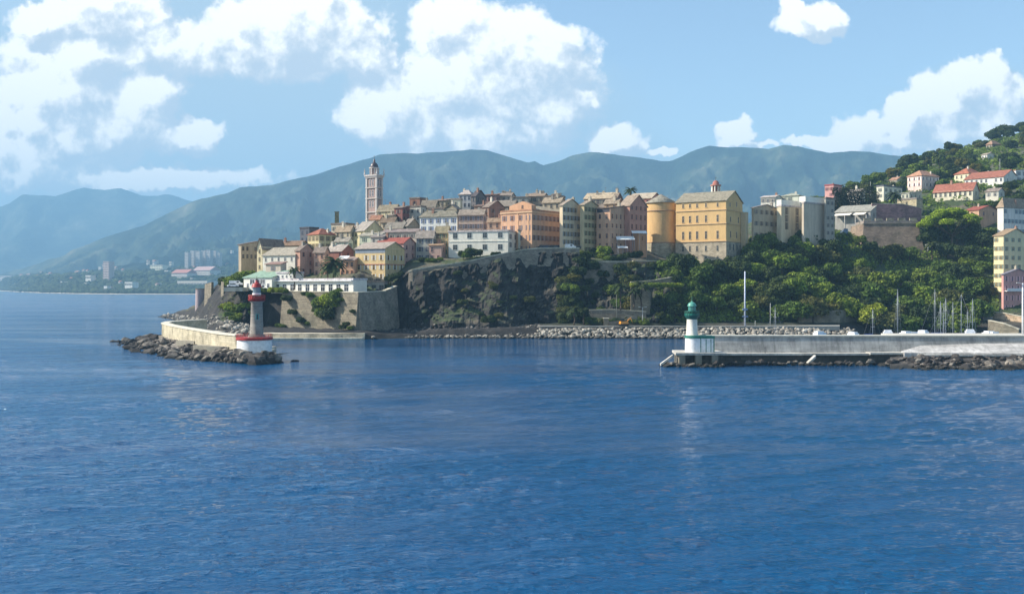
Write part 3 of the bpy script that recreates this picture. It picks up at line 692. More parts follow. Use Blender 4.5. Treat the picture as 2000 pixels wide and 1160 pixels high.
    HOUSES.append((label, round(e-max(zs[0], zs[1]),1), round(w,1), round(d,1)))
    return info
def wx(i, px):        # photo column -> distance left of the corner along the left-hand face
    t = (px-1000)/F; return -((i['Xc'] - t*i['Y'])/(i['ca'] + t*i['sa']))
def course(i, z, name='string_course', c=None, t=0.18, h=0.3, right=True):
    m = MB(); m.box(-i['w']-0.05, t, -t, -0.003, z, z+h)
    if right: m.box(0.003, t, 0.0, i['d'], z, z+h)
    return m.obj(name, c or plaster(tuple(min(255, x+15) for x in i['wall']), 0.2), i['t'])

TERRA = (196,98,62); GREY = (150,140,124); PALE = (196,188,168); SLATE = (92,90,92)
# far left of the citadel
House('long windowless tan house with a lean-to roof at the seaward end of the old town', 466, 471, 503, 477, 424, 42, (190,165,130), 's', GREY, 1.6, (1,2), (4,2), chim=0)
i = House('narrow cream church front with small bell openings left of the big white house', 502, 512, 560, 482, 412, 28, (232,212,160), 'y', GREY, 3.6, (1,3), (0,0), chim=0, ws=(1.0,1.6), name='church', cat='church', d=14)
House('brown roofed long house behind the cream church front', 515, 586, 604, 478, 430, 20, (175,150,118), 'x', (150,125,95), 2.0, (5,1), (2,1))
i = House('large white house with a pale slab roof above the green roofed terrace building', 513, 576, 590, 497, 398, 27, (236,230,218), 'x', (186,184,160), 3.4, (5,1), (0,0), ws=(0.9,1.5), chim=0, d=15, stain=0.15)
House('salmon pink windowless gabled house right of the large white house', 577, 586, 613, 488, 397, 38, (212,140,112), 'x', GREY, 2.6, (0,0), (2,3), chim=1)
i = House('low pinkish shed with a flat roof in front of the large white house', 519, 548, 556, 515, 389, 27, (205,180,165), 's', (170,140,125), 0.8, (1,1), (1,1), chim=0)
House('peach house with dark top floor windows between pink gable and tall palm', 613, 634, 642, 491, 396, 22, (214,150,118), 'x', GREY, 2.0, (3,4), (1,3), ws=(1.0,1.6))
House('brick red gabled house with pale slab roof behind the tall palm', 636, 668, 691, 489, 402, 34, (150,72,55), 'x', (190,186,170), 2.6, (4,3), (1,1))
i = House('small orange pink house with a white awning left of the yellow house', 664, 692, 700, 507, 388, 18, (222,150,105), 's', (180,165,150), 1.2, (4,3), (0,0), chim=0)
m = MB(); m.extr([(-2.2,i['H']+0.4),(0.4,i['H']+1.5),(0.4,i['H']+1.35),(-2.2,i['H']+0.25)], -i['w'], -i['w']+4.2, 'x'); m.obj('awning', paint((240,240,240), 0.7), i['t'])
i = House('yellow house with a painted blue grey eave shadow and a red string course', 694, 752, 790, 484, 384, 30, (232,190,112), 'x', (184,176,158), 2.6, (4,3), (3,3), sh=(205,205,200), ws=(1.0,1.9), step=3.7, first=3.8)
m = MB(); m.box(-i['w']-0.05, 0.04, -0.04, -0.004, i['H']-2.0, i['H']-0.34); m.obj('painted_eave_shadow', plaster((110,130,160), 0.2), i['t'])  # shadow cast by the eaves, painted as a thin blue grey strip
course(i, i['H']-6.6, c=plaster((190,80,60), 0.1))
House('lilac pink house with a red tiled roof behind the yellow house', 733, 788, 812, 474, 398, 30, (206,146,134), 'x', (168,88,70), 2.4, (4,3), (2,4), rkind='tile')
House('pale mint green house above the yellow house', 702, 742, 750, 459, 412, 24, (206,218,190), 's', (180,182,160), 1.2, (2,2), (1,2))
House('long lilac house with a row of small dark windows on its top floor', 744, 812, 822, 452, 418, 22, (206,184,168), 's', (160,150,140), 1.4, (7,3), (1,3), ws=(1.2,1.2))
House('yellow villa with an orange hipped roof', 601, 623, 658, 457, 430, 44, (225,205,140), 'h', (180,114,84), 2.8, (3,3), (3,2), rkind='tile', ws=(1.0,2.0))
House('dark blue grey block at the back left of the orange hipped villa', 586, 604, 622, 446, 455, 36, (72,78,98), 'f', SLATE, 1, (2,3), (2,3), chim=0)
House('small beige flat roofed house above the orange hipped villa', 647, 676, 692, 438, 446, 28, (205,190,160), 'f', GREY, 1, (3,2), (2,2))
House('tan house with a slab roof stepping up above the brick gable', 655, 684, 694, 450, 432, 30, (200,180,145), 'x', (172,158,128), 2.2, (3,2), (2,2))
House('white and mint cottage over the tall palm', 654, 680, 690, 470, 414, 24, (215,215,195), 'x', (170,168,150), 1.6, (3,2), (1,1), sh=(110,150,130))
i = House('cream wall and grey brown gable below the bell tower', 690, 712, 750, 449, 428, 46, (226,205,140), 'x', (178,176,160), 4.2, (2,2), (2,1), chim=1)
House('little ochre house crowded under the foot of the bell tower', 722, 742, 752, 427, 448, 32, (222,190,130), 'x', (165,120,90), 1.8, (2,2), (1,1))
House('ochre fronted house with a deep grey roof right of the bell tower', 737, 772, 783, 410, 456, 30, (215,200,150), 'x', (150,145,118), 2.8, (3,2), (1,2))
House('dark red house between ochre house and pale blue block', 770, 786, 800, 405, 452, 30, (140,62,52), 's', GREY, 1.2, (2,3), (2,3))
House('grey roofed terrace with dark eaves above the long lilac house', 752, 786, 800, 444, 430, 26, (212,196,140), 'x', (148,146,130), 2.6, (4,1), (1,2))
House('broad grey brown gable left of the white and blue house', 786, 796, 821, 440, 430, 40, (135,122,105), 'x', (150,146,130), 3.2, (1,1), (0,0))
House('brick brown penthouse box on the skyline', 800, 820, 832, 388, 476, 26, (150,88,66), 'f', GREY, 1, (1,1), (1,1), chim=0)
House('pale block with a grey blue upper floor below the brick penthouse', 800, 822, 832, 404, 456, 26, (205,200,190), 'f', GREY, 1, (2,3), (1,3))
House('grey stone house with a steep slab roof right of the brick penthouse', 822, 850, 858, 402, 462, 24, (150,142,120), 'x', (138,134,116), 3.0, (2,2), (1,2), wmat=masonry((150,142,120),(120,110,95)))
House('rough grey house with one tall dark window on the skyline', 846, 870, 882, 391, 470, 26, (140,134,118), 's', GREY, 1.2, (2,2), (1,2), wmat=masonry((150,142,120),(120,110,95)))
House('small cream cube house with one square window', 881, 899, 903, 390, 462, 12, (238,224,190), 'f', PALE, 1, (1,1), (0,0), chim=0, stain=0.15)
i = House('tall blue grey house with a pale hipped cap on the skyline', 896, 920, 929, 379, 466, 24, (140,150,168), 'h', (196,192,180), 2.2, (3,4), (1,4))
House('dark slate gabled house right of the tall blue grey house', 921, 929, 948, 382, 462, 38, (88,84,92), 'x', (90,86,88), 2.8, (1,2), (2,3))
i = House('white and blue house with a grey green hipped roof in the middle of the town', 820, 893, 899, 422, 424, 20, (232,234,240), 'h', (150,150,128), 2.4, (5,3), (0,2), ws=(1.0,1.8), sh=(90,110,150), stain=0.15)
House('pinkish house with a double row of narrow brown windows', 896, 944, 950, 418, 420, 14, (212,172,150), 'x', (168,160,140), 2.2, (6,3), (1,3), ws=(0.9,1.9))
House('rusty brick house with a grey gable right of the pinkish house', 944, 955, 986, 403, 432, 40, (158,98,72), 'x', GREY, 3.0, (1,3), (2,4))
House('row house with a red brown loft on the skyline right of the slate gable', 944, 968, 976, 380, 470, 22, (150,105,100), 's', (150,120,100), 0.8, (3,2), (1,2))
House('low grey roofed row house on the skyline with white chimneys', 970, 998, 1006, 381, 474, 18, (170,160,150), 'x', (160,152,135), 1.4, (3,2), (1,2), chim=2)
House('grey skyline house with two dark square windows above the orange pediment', 998, 1030, 1040, 384, 466, 18, (165,160,150), 's', GREY, 0.9, (3,2), (1,2), ws=(1.3,1.4))
House('brownish skyline house with several chimneys above the red brown palace side', 1030, 1062, 1070, 382, 470, 18, (165,140,120), 'x', (165,150,125), 1.5, (3,2), (1,2), chim=3)
House('pale skyline house with a flat terrace left of the tan loft', 1062, 1096, 1104, 384, 466, 18, (190,175,150), 'f', GREY, 1, (3,2), (1,2), chim=3)
House('low grey roofed house wedged behind the orange pediment', 968, 1004, 1012, 400, 440, 24, (150,140,125), 'x', (150,146,130), 2.4, (2,2), (1,2))
# front row
i = House('white two storey house with six large dark windows on the rampart road', 876, 992, 1012, 452, 394, 17, (240,234,224), 'f', (230,224,212), 1, (0,0), (2,2), ws=(1.4,2.0), chim=0, stain=0.2, sh=None)
W9 = i
for r_, (pyc) in enumerate((459, 482)):
    for px in (889, 917, 947, 977):
        x = wx(i, px); put_window(i['t'], x, 0, PZ(pyc, 394)-i['z0']-1.0, False, 1.8, 2.0, ((190,195,190), None, False))
course(i, PZ(471, 394)-i['z0'], h=0.2, right=False)
House('grey white annex with narrow paired windows beside the orange palace', 1012, 1030, 1038, 451, 402, 12, (200,198,180), 'f', GREY, 1, (2,2), (0,0), ws=(1.2,2.2), step=4.6, chim=0)
House('ochre gabled house with green shutters left of the white two storey house', 850, 874, 880, 452, 404, 18, (212,176,112), 'x', (160,155,120), 2.4, (2,4), (0,0), sh=(80,105,90))
House('grey green narrow house with two dark windows right of the lilac red roofed house', 812, 846, 852, 462, 402, 16, (168,168,158), 'x', (165,160,145), 2.6, (3,4), (1,2), ws=(1.2,1.8))
House('small pink low house with an ochre roof beside the garden wall', 838, 862, 870, 478, 399, 16, (205,150,135), 's', (200,170,130), 1.0, (3,2), (1,1))
i = House('big orange palace with a pedimented front and a red brown side', 978, 1039, 1094, 412, 399, 38, (214,148,104), 'f', (190,150,115), 1, (4,5), (7,5), ws=(1.0,2.0), sh=None, chim=0, step=4.1, first=2.6)
w_, H_ = i['w'], i['H']
m = MB(); m.extr([(-w_*0.72,H_+0.7),(-w_*0.72,H_+2.4),(-w_*0.3,H_+4.1),(-0.2,H_+2.4),(-0.2,H_+0.7)], 0.0, 3.0, 'y'); m.obj('pediment', plaster((224,146,92), 0.2), i['t'])
put_window(i['t'], -w_*0.3, 0.0, H_+1.2, False, 0.9, 1.3, ((200,150,110), None, False))
course(i, H_-0.6, h=0.5, t=0.4, c=plaster((225,170,120), 0.1))
course(i, H_-14.2, h=0.25)
for q in (0.12, 0.45): # plaster pilasters
    m = MB(); m.box(-w_*q-0.35, -w_*q+0.35, -0.12, -0.004, 0, H_-0.62); m.obj('pilaster', plaster((232,160,104), 0.2), i['t'])
i['zr'] = 1
m = MB(); o_ = i['d']; m.extr([(0.1-w_,H_+0.72),(-w_*0.45,H_+3.2),(0.3,H_+0.72)], 3.2, o_, 'y'); m.obj('roof', roofmat((196,186,150)), i['t'])
House('tall beige house with a pale left edge and grey shutters', 1093, 1099, 1134, 400, 400, 44, (226,196,154), 'x', (176,166,144), 2.8, (0,0), (5,6), sh=(120,125,130), ws=(0.9,1.8))
House('olive yellow tall house with green shutters', 1133, 1141, 1168, 399, 402, 38, (204,178,120), 'x', (175,165,140), 2.0, (0,0), (4,6), sh=(95,110,80), ws=(0.9,1.8))
i = House('pink house with a dark loggia under its roof', 1165, 1192, 1224, 405, 402, 40, (216,150,108), 's', (120,105,90), 1.4, (2,4), (4,4), ws=(1.0,1.9), step=4.0, first=3.6)
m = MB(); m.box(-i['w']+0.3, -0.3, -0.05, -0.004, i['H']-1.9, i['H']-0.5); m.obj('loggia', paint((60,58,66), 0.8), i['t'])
course(i, i['H']-8.6)
House('wide tan roofed loft on the skyline above the olive house', 1141, 1196, 1210, 386, 450, 22, (178,150,130), 'x', (208,196,160), 3.0, (5,2), (1,2), chim=2)
House('dark violet gable on the skyline left of the palm', 1196, 1203, 1216, 388, 446, 40, (120,84,76), 'x', (160,150,130), 3.0, (0,0), (1,2))
i = House('raspberry pink gabled house left of the round tower', 1210, 1230, 1264, 400, 408, 44, (206,122,96), 'x', (176,164,140), 4.6, (0,0), (4,4), ws=(1.1,2.0), step=4.0, chim=0, first=1.0)
House('pale slab roofed house on the skyline behind the round tower', 1228, 1272, 1291, 386, 440, 30, (190,110,95), 'x', (205,198,170), 2.8, (3,2), (2,2), chim=0)
House('low orange lodge with a white awning against the round tower', 1236, 1246, 1263, 456, 408, 38, (206,128,72), 'f', (225,225,220), 1, (0,0), (1,1), chim=0)
# right of the governor palace
House('long brownish wall of a palace wing with small windows right of the yellow palace', 1468, 1472, 1522, 405, 428, 52, (200,170,130), 'x', (165,160,150), 1.8, (0,0), (5,3), ws=(1.1,1.8), step=5.0)
i = House('sand coloured block with a bright white parapet', 1517, 1526, 1567, 403, 432, 50, (228,206,164), 'f', (240,238,230), 1, (0,0), (2,3), ws=(1.0,3.0), chim=0)
m = MB(); m.box(-i['w'], 0.05, -0.1, i['d']*0.9, i['H']+0.71, i['H']+2.9); m.obj('rooftop_block', plaster((245,242,235), 0.1), i['t'])
i = House('blank concrete grey block with a white rooftop volume', 1566, 1570, 1613, 397, 430, 50, (204,184,160), 'f', (215,210,200), 1, (0,0), (0,0), chim=0)
m = MB(); m.box(-3.0, 0.1, 1.0, i['d']*0.95, i['H']+0.71, i['H']+3.1); m.obj('rooftop_block', plaster((248,246,240), 0.1), i['t'])
House('narrow grey tower house at the right end of the palace row', 1610, 1613, 1630, 388, 436, 52, (160,152,142), 'f', GREY, 1, (0,0), (2,5), ws=(0.9,1.4), chim=0)
House('white roofed low house on the skyline behind the palace wing', 1486, 1514, 1528, 384, 500, 34, (225,222,215), 'x', (215,212,200), 1.2, (4,1), (1,1))
House('pale green roofed house on the skyline among bushes', 1526, 1560, 1580, 381, 505, 34, (215,220,200), 'h', (190,200,175), 1.6, (3,1), (2,1))
House('coral pink villa at the foot of the cypress row', 1611, 1628, 1644, 362, 560, 46, (226,140,140), 'f', (190,100,100), 1, (2,3), (2,3))
House('cream block with flat roof beside the cypress row', 1712, 1726, 1762, 364, 545, 52, (225,220,200), 'f', (120,125,130), 1, (2,2), (4,2))
House('low pale roofed pavilion right of the lone palm', 1760, 1776, 1800, 376, 520, 54, (190,190,170), 's', (205,208,190), 1.4, (2,1), (3,1), chim=0)
House('rough stone terrace house under the pale pavilion', 1752, 1790, 1802, 389, 500, 50, (190,178,145), 'f', (170,165,150), 1, (1,1), (1,1), chim=0, wmat=masonry((190,178,145),(150,138,110)))
House('pink villa with a pale orange hipped roof', 1772, 1800, 1834, 342, 560, 58, (236,196,190), 'h', (205,160,125), 3.4, (3,2), (5,2), sh=(240,236,225), rkind='tile')
House('long cream house with a red tiled roof below the pink villa', 1823, 1900, 1912, 370, 515, 46, (226,218,190), 'x', (176,114,90), 4.2, (8,1), (1,1), rkind='tile', ws=(1.2,2.2))
House('cream house with an orange hipped roof behind the long red roofed house', 1864, 1892, 1920, 338, 570, 58, (232,222,180), 'h', (190,122,90), 3.6, (3,2), (4,1), rkind='tile')
House('white apartment house with a long orange roof', 1884, 1960, 1990, 344, 545, 50, (228,228,228), 'x', (180,118,92), 4.4, (8,3), (2,3), rkind='tile', ws=(1.1,1.8))
House('white gabled block at the right edge of the hillside', 1960, 1984, 2040, 332, 555, 62, (232,234,240), 's', (226,170,120), 2.0, (1,3), (3,3), rkind='tile', ws=(1.6,2.0), d=16)
House('small white cottage low on the wooded hilltop', 1917, 1928, 1936, 301, 655, 60, (235,232,225), 'x', (190,180,160), 1.2, (2,1), (1,1), d=8)
House('ruined brown stone house on the wooded hilltop', 1926, 1938, 1954, 281, 725, 64, (150,125,95), 'h', (180,150,120), 3.0, (2,1), (2,1), chim=0, wmat=masonry((160,135,105),(120,100,80)))
House('orange brown house half hidden by the umbrella pine', 1884, 1912, 1946, 409, 470, 62, (200,140,100), 'x', (170,95,75), 2.2, (1,1), (2,1), rkind='tile', d=14)
House('whitewashed house with a stone hipped roof and teal shutters at the right edge', 1948, 1960, 2040, 404, 440, 60, (226,222,222), 'h', (176,160,130), 4.4, (0,0), (7,3), sh=(40,100,110), ws=(0.9,1.8), d=19, step=4.4)
i = House('tall yellow apartment house with a stone roof and teal shutters', 1941, 1960, 2060, 459, 404, 60, (240,216,150), 'x', (176,156,120), 3.0, (2,7), (4,7), sh=(40,90,100), ws=(0.8,1.6), d=17, step=3.7, stain=0.15)
for q in range(3): course(i, i['H']-4.6-7.4*q, h=0.2)
i = House('pink quayside house with a grey roof and a white balcony', 1956, 1960, 2060, 535, 388, 62, (230,138,130), 'x', (150,150,158), 2.2, (0,0), (5,5), sh=(245,190,190), ws=(0.9,1.9), d=18, step=3.8)
m = MB(); m.box(0.003, 1.3, 0.4, i['d'], i['H']-6.9, i['H']-6.6); m.box(1.24, 1.3, 0.4, i['d'], i['H']-6.6, i['H']-5.7); m.obj('balcony', paint((236,230,225), 0.6), i['t'])
House('low grey concrete arcade right of the white arcade building', 691, 750, 756, 552, 371, 4, (140,136,130), 'f', GREY, 1, (0,0), (0,0), chim=0, d=8)
GA = HOUSES[-1]

House('small buff house squeezed between the slim tower and the bell tower', 676, 700, 708, 444, 452, 30, (208,190,150), 's', (140,128,108), 1.2, (2,2), (1,1))
House('low tan house with a brown roof in front of the ochre fronted house', 744, 770, 778, 432, 440, 24, (196,176,140), 'x', (132,116,92), 2.0, (2,2), (1,1))
House('narrow beige house right of the little ochre house', 756, 768, 774, 420, 452, 28, (206,186,150), 's', GREY, 0.8, (1,2), (1,1))
House('grey flat roofed house under the rough grey skyline house', 836, 868, 876, 408, 452, 22, (158,150,136), 'f', GREY, 1, (3,2), (1,1))
House('stone gabled house under the cream cube house', 868, 892, 900, 407, 448, 30, (150,140,122), 'y', (140,134,118), 2.2, (2,2), (1,1), wmat=masonry((150,142,120),(120,110,95)))
House('brown narrow house left of the rusty brick house', 926, 942, 950, 402, 448, 26, (160,120,100), 's', (130,110,95), 1.0, (1,3), (1,2))
House('white plastered attic box on the skyline left of the grey house with square windows', 986, 997, 1002, 377, 480, 16, (230,226,220), 'f', PALE, 1, (1,1), (0,0), chim=1)
House('pink washed attic on the skyline right of the square windowed grey house', 1038, 1050, 1056, 378, 482, 20, (206,160,150), 's', (150,120,105), 0.8, (1,1), (1,1), chim=2)
House('pale attic with a dark doorway on the skyline above the beige house', 1078, 1090, 1096, 379, 482, 20, (214,200,176), 's', GREY, 0.8, (1,1), (1,1), chim=2)
House('tan stepped house with a grey roof behind the brown side of the orange palace', 1060, 1094, 1104, 394, 430, 22, (190,168,136), 'x', (176,166,138), 2.4, (3,1), (1,1), chim=2)
House('long low brown house behind the white two storey house', 952, 978, 984, 432, 412, 18, (186,140,110), 'x', (170,150,120), 1.6, (2,1), (1,1))
House('faded grey house between mint green house and long lilac house', 724, 748, 756, 462, 406, 26, (178,176,170), 's', (150,146,136), 1.0, (2,2), (1,1))
House('ochre back house above the pink house with the loggia', 1180, 1206, 1216, 396, 424, 30, (190,150,100), 'x', (170,160,135), 2.0, (2,1), (1,1), chim=2)
House('white cottage with grey roof low on the hillside by the cypresses', 1655, 1680, 1690, 373, 540, 48, (220,214,200), 'x', (170,165,150), 1.4, (2,1), (1,1))
House('beige house half hidden left of the pink villa', 1738, 1752, 1764, 350, 600, 56, (215,200,170), 'x', (190,150,120), 1.6, (2,1), (1,1))
House('grey roofed bungalow right of the long red roofed house', 1925, 1950, 1962, 372, 500, 52, (210,204,190), 'x', (160,150,135), 1.6, (2,1), (1,1))
# ------------------------------------------------------------------ landmark buildings
# governor palace
PY_ = (238,178,88)
i = House('large yellow governor palace with five columns of windows and a rough stone base', 1320, 1418, 1470, 390, 414, 34, PY_, 'x', (166,164,138), 4.6, (0,0), (0,0), chim=0, name='palace', cat='palace', stain=0.12, d=19)
GP = i; Y = 414; z0 = i['z0']
zz = lambda py: PZ(py, Y) - z0
zb = zz(472)
st = masonry((186,172,148),(150,138,118), 'palace_stone', 0.9)
m = MB(); m.prism([(-i['w']-0.1,-0.1),(0.12,-0.1),(0.12,i['d']),(-i['w']-0.1,i['d'])], 0, zb, 0)
m.obj('stone_base', st, i['t'])
for py, t in ((410,0.3),(437,0.3),(471.5,0.4)): course(i, zz(py), h=0.35, t=t, c=plaster((222,170,105), 0.1))
for px in (1334.3, 1347.6, 1361.6, 1378.9, 1401.6):
    x = wx(i, px)
    for py, w_, h_ in ((403,0.8,1.7),(432.5,0.9,2.9),(465.5,0.95,3.3)):
        put_window(i['t'], x, 0, zz(py), False, w_, h_, ((226,196,150), None, False))
    for py, w_, h_ in ((489.5,0.8,2.2),(504,0.8,0.9)):
        put_window(i['t'], x, -0.1, zz(py), False, w_, h_, ((170,160,140), None, False))
for y_, py, h_ in ((4.5,402,1.5),(12,400,2.2),(14,432,2.4),(12,463,2.6),(5,432,2.0),(5,463,2.6)):
    put_window(i['t'], 0, y_, zz(py), True, 0.9, h_, ((190,170,140), None, False))
for y_ in (4, 8, 12, 16): put_window(i['t'], 0.12, y_, zz(488), True, 1.0, 2.6, ((140,135,125), None, False))
m = MB(); m.extr([(i['d']-2.5,0),(i['d']-2.5,zz(410)),(i['d']+0.6,zz(410)),(i['d']+0.6,0)], 0.13, 2.4, 'x'); m.obj('buttress', plaster((214,180,125), 0.2), i['t'])
# lantern turret on the palace roof
def dome_prof(r, z, h, n=7): return [(r*math.cos(q/n*math.pi/2)+0.02, z+h*math.sin(q/n*math.pi/2)) for q in range(n+1)]
Yl = 436; lx = PX(1398, Yl); zb_ = PZ(384, Yl)
t = thing('bell_turret', 'small red and white domed bell turret standing on the yellow palace roof', 'turret', (lx, Yl, zb_))
m = MB(); m.lathe([(2.3,-2.5),(2.3,0.5)], 8); m.obj('base', plaster((205,190,170), 0.2), t)
m = MB(); m.lathe([(1.35,0.5),(1.35,4.6)], 16); m.obj('drum', plaster((170,80,62), 0.2), t)
for k in range(8):
    a = 2*math.pi*(k+0.5)/8; m = MB(); m.lathe([(0.32,0.5),(0.3,4.6)], 10, 1.75*math.cos(a), 1.75*math.sin(a)); m.obj('column', plaster((232,226,214), 0.1), t)
m = MB(); m.lathe([(2.3,4.6),(2.45,5.1),(2.0,5.2)], 16); m.obj('cornice', plaster((186,96,76), 0.1), t)
m = MB(); m.lathe([(1.5,5.2),(1.35,6.2)] + dome_prof(1.2, 6.2, 0.9), 16); m.obj('dome', plaster((176,76,60), 0.2), t)
m = MB(); m.tube((0,0,7.0),(0,0,9.0),0.07,0.05); m.box(-0.45,0.45,-0.04,0.04,8.2,8.3); m.obj('cross', paint((90,80,75), 0.4, key='metal'), t)
# round tower
Yt = 436; tx = PX(1291, Yt); rt = 6.55
zT = PZ(397, Yt); zg = terrXY(tx, Yt) - 3
t = thing('round_tower', 'fat round yellow tower with a conical grey roof beside the palace', 'tower', (tx, Yt, zg)); H = zT - zg
hs = PZ(476, Yt) - zg
m = MB(); m.lathe([(rt+0.6,0),(rt+0.25,hs)], 48); m.obj('stone_base', masonry((178,168,142),(146,136,112), 'tower_stone', 0.9), t)
m = MB(); m.lathe([(rt,hs),(rt-0.05,H)], 48); m.obj('wall', plaster((230,170,84), 0.2, 'tower_plaster'), t)
for py in (475.5, 414):
    z_ = PZ(py, Yt) - zg; m = MB(); m.lathe([(rt+0.02,z_-0.1),(rt+0.32,z_),(rt+0.32,z_+0.3),(rt+0.02,z_+0.4)], 48, smooth=False); m.obj('string_course', plaster((180,130,85), 0.2), t)
m = MB(); m.lathe([(rt+0.6,H-0.25),(rt+0.65,H),(rt*0.5,H+2.2),(0.3,H+3.9)], 48); m.obj('roof', roofmat((172,172,150)), t)
for ang, py in ((-28,405),(-30,421),(-30,453),(-28,470),(-118,505)):
    a = R(ang); z_ = PZ(py, Yt) - zg; me, pm = window_mesh(0.7, 0.9, ((170,120,80), None, False))
    rr_ = rt + (0.35 if py > 480 else 0.0)
    o = link('window', me, t, (rr_*math.cos(a), rr_*math.sin(a), z_), a + math.pi/2); link('pane', pm, o)
# bell tower
Yb = 470; a_ = 32; w_ = 5.9; ar = R(a_)
Xc = PX(735.6, Yb); zB = terrXY(Xc, Yb) - 3
t = thing('bell_tower', 'tall pink and white church bell tower with a dark dome', 'bell tower', (Xc, Yb, zB), -ar)
def bz(py): return PZ(py, Yb) - zB
w_ = (Xc - (714-1000)/F*Yb)/(math.cos(ar) + (714-1000)/F*math.sin(ar)); d_ = max(4.2, min(w_, ((748-1000)/F*Yb - Xc)/(math.sin(ar) - (748-1000)/F*math.cos(ar)))); print('BT', w_, d_)
pk = plaster((172,132,124), 0.25); wt = plaster((206,194,196), 0.2); gp = plaster((176,140,140), 0.25)
m = MB(); m.box(-w_+0.35, -0.35, 0.35, d_-0.35, 0, bz(347)); m.obj('shaft', [pk], t)
for x_, y_ in ((-w_,0),(-0.9,0),(-w_,d_-0.9),(-0.9,d_-0.9)):
    m = MB(); m.box(x_, x_+0.9, y_, y_+0.9, 0, bz(347)-0.004); m.obj('corner_pilaster', [wt], t)
for py in (430, 415, 388, 367, 347):
    z_ = bz(py); m = MB(); m.box(-w_-0.15, 0.15, -0.15, d_+0.15, z_, z_+0.45); m.obj('string_course', wt, t)
m = MB(); z_ = bz(343.5); m.box(-w_-0.3, 0.3, -0.3, d_+0.3, bz(347)+0.46, z_); m.box(-w_-0.5, 0.5, -0.5, d_+0.5, z_, z_+0.7); m.obj('cornice', wt, t)
zt = z_+0.7
for lv, (py, h_) in enumerate(((363,3.1),(383,2.9),(404,3.0))):
    for fc in (0, 1):
        if fc == 1 and lv == 2: continue
        for s_ in (-0.85, 0.85):
            me, pm = window_mesh(0.8, h_, ((226,216,214), None, False))
            if fc == 0: o = link('opening', me, t, (-w_/2+s_, 0.35, bz(py)))
            else: o = link('opening', me, t, (-0.35, d_/2+s_, bz(py)), R(90))
            link('louvre', pm, o)
cx, cy = -w_/2, d_/2
m = MB(); m.lathe([(1.95,zt),(1.95,zt+3.2)], 8, cx, cy, smooth=False); m.obj('drum', pk, t)
for k in range(8):
    a = 2*math.pi*k/8; m = MB(); m.box(-0.25,0.25,-0.25,0.25,0,3.2); m.obj('drum_pilaster', wt, t, (cx+2.05*math.cos(a), cy+2.05*math.sin(a), zt+0.003), a)
m = MB(); m.lathe([(2.35,zt+3.2),(2.45,zt+3.55),(2.1,zt+3.6)], 16, cx, cy); m.obj('drum_cornice', wt, t)
m = MB(); m.lathe(dome_prof(2.0, zt+3.6, 2.6, 9), 20, cx, cy); m.obj('dome', paint((74,62,66), 0.4, key='dome_slate'), t)
m = MB(); m.lathe([(0.55,zt+6.1),(0.5,zt+7.2),(0.15,zt+7.8)], 10, cx, cy); m.tube((cx,cy,zt+7.7),(cx,cy,zt+9.6),0.08,0.05); m.box(cx-0.4,cx+0.4,cy-0.04,cy+0.04,zt+8.8,zt+8.92); m.obj('finial', paint((110,100,100), 0.5), t)
for x_, y_ in ((-w_-0.3,-0.3),(0.3,-0.3),(-w_-0.3,d_+0.3),(0.3,d_+0.3)):
    m = MB(); m.lathe([(0.38,zt),(0.38,zt+0.9),(0.2,zt+1.0),(0.3,zt+1.6),(0.05,zt+3.2)], 8, x_, y_); m.obj('pinnacle', wt, t)
# thin ruined chimney tower
Yk = 452; t = thing('chimney_tower', 'slim olive stone tower rising over the roofs left of the bell tower', 'tower', (PX(658, Yk), Yk, terr(658, Yk)-2))
H = PZ(415, Yk) - t.location.z
m = MB(); m.prism([(-1.1,-0.9),(1.1,-0.9),(1.1,0.9),(-1.1,0.9)], 0, H, 0, [(-0.8,-0.7),(0.8,-0.7),(0.8,0.7),(-0.8,0.7)]); m.obj('shaft', masonry((135,130,95),(105,100,75)), t)
m = MB(); m.box(-1.0,1.0,-0.9,0.9,H,H+0.35); m.obj('cap', masonry((135,130,95),(105,100,75)), t)
# white arcade building with green roofed end
def arcade():
    i = House('long low white arcade building with eleven square openings on the sea wall', 530, 690, 694, 547, 357.5, 36, (232,230,226), 'f', (236,236,232), 1, (0,0), (0,0), chim=0, stain=0.1, d=7, name='arcade_building', cat='building', base=15.8)
    for k in range(11):
        px = 541.5 + 14.6*k*(1+0.003*k)
        if px > 686: break
        x = wx(i, px); put_window(i['t'], x, 0, 0.9, False, 2.15, 2.6, ((245,245,242), None, False))
    m = MB(); m.box(-i['w'], 0, -1.1, -0.003, i['H']-0.35, i['H']-0.05); m.obj('canopy', paint((245,245,242), 0.6, key='white_paint'), i['t'])
    i = House('white glazed pavilion with a mint green roof at the left end of the arcade', 476, 531, 560, 541, 380, 33, (238,236,232), 's', (160,200,172), 2.6, (0,0), (0,0), chim=0, stain=0.1, d=9, name='pavilion', cat='building', base=17.0)
    for k, px in enumerate((493,503,513)):
        put_window(i['t'], wx(i, px), 0, i['H']-2.9, False, 2.6, 1.9, ((240,240,240), None, False))
    for k in range(5): put_window(i['t'], wx(i, 484+10*k), 0, 1.0, False, 1.2, 1.6, ((240,240,240), None, False))
    i = House('white upper terrace room with small dark openings behind the arcade', 540, 572, 576, 534, 378, 30, (242,240,236), 'f', (240,240,236), 1, (4,1), (0,0), ws=(0.9,1.0), first=1.2, chim=0, stain=0.1, d=6, base=19, fr=(240,240,236))
    return i
arcade()
j = bpy.data.objects
g = [o for o in COL.objects if o.get('label','').startswith('low grey concrete arcade')][0]
for k in range(4):
    Yg = 371; x = -(PX(750, Yg) - PX(700+15*k, Yg)); put_window(g, x, 0, PZ(569, Yg)-g.location.z, False, 1.6, 2.3, ((120,118,112), None, False))
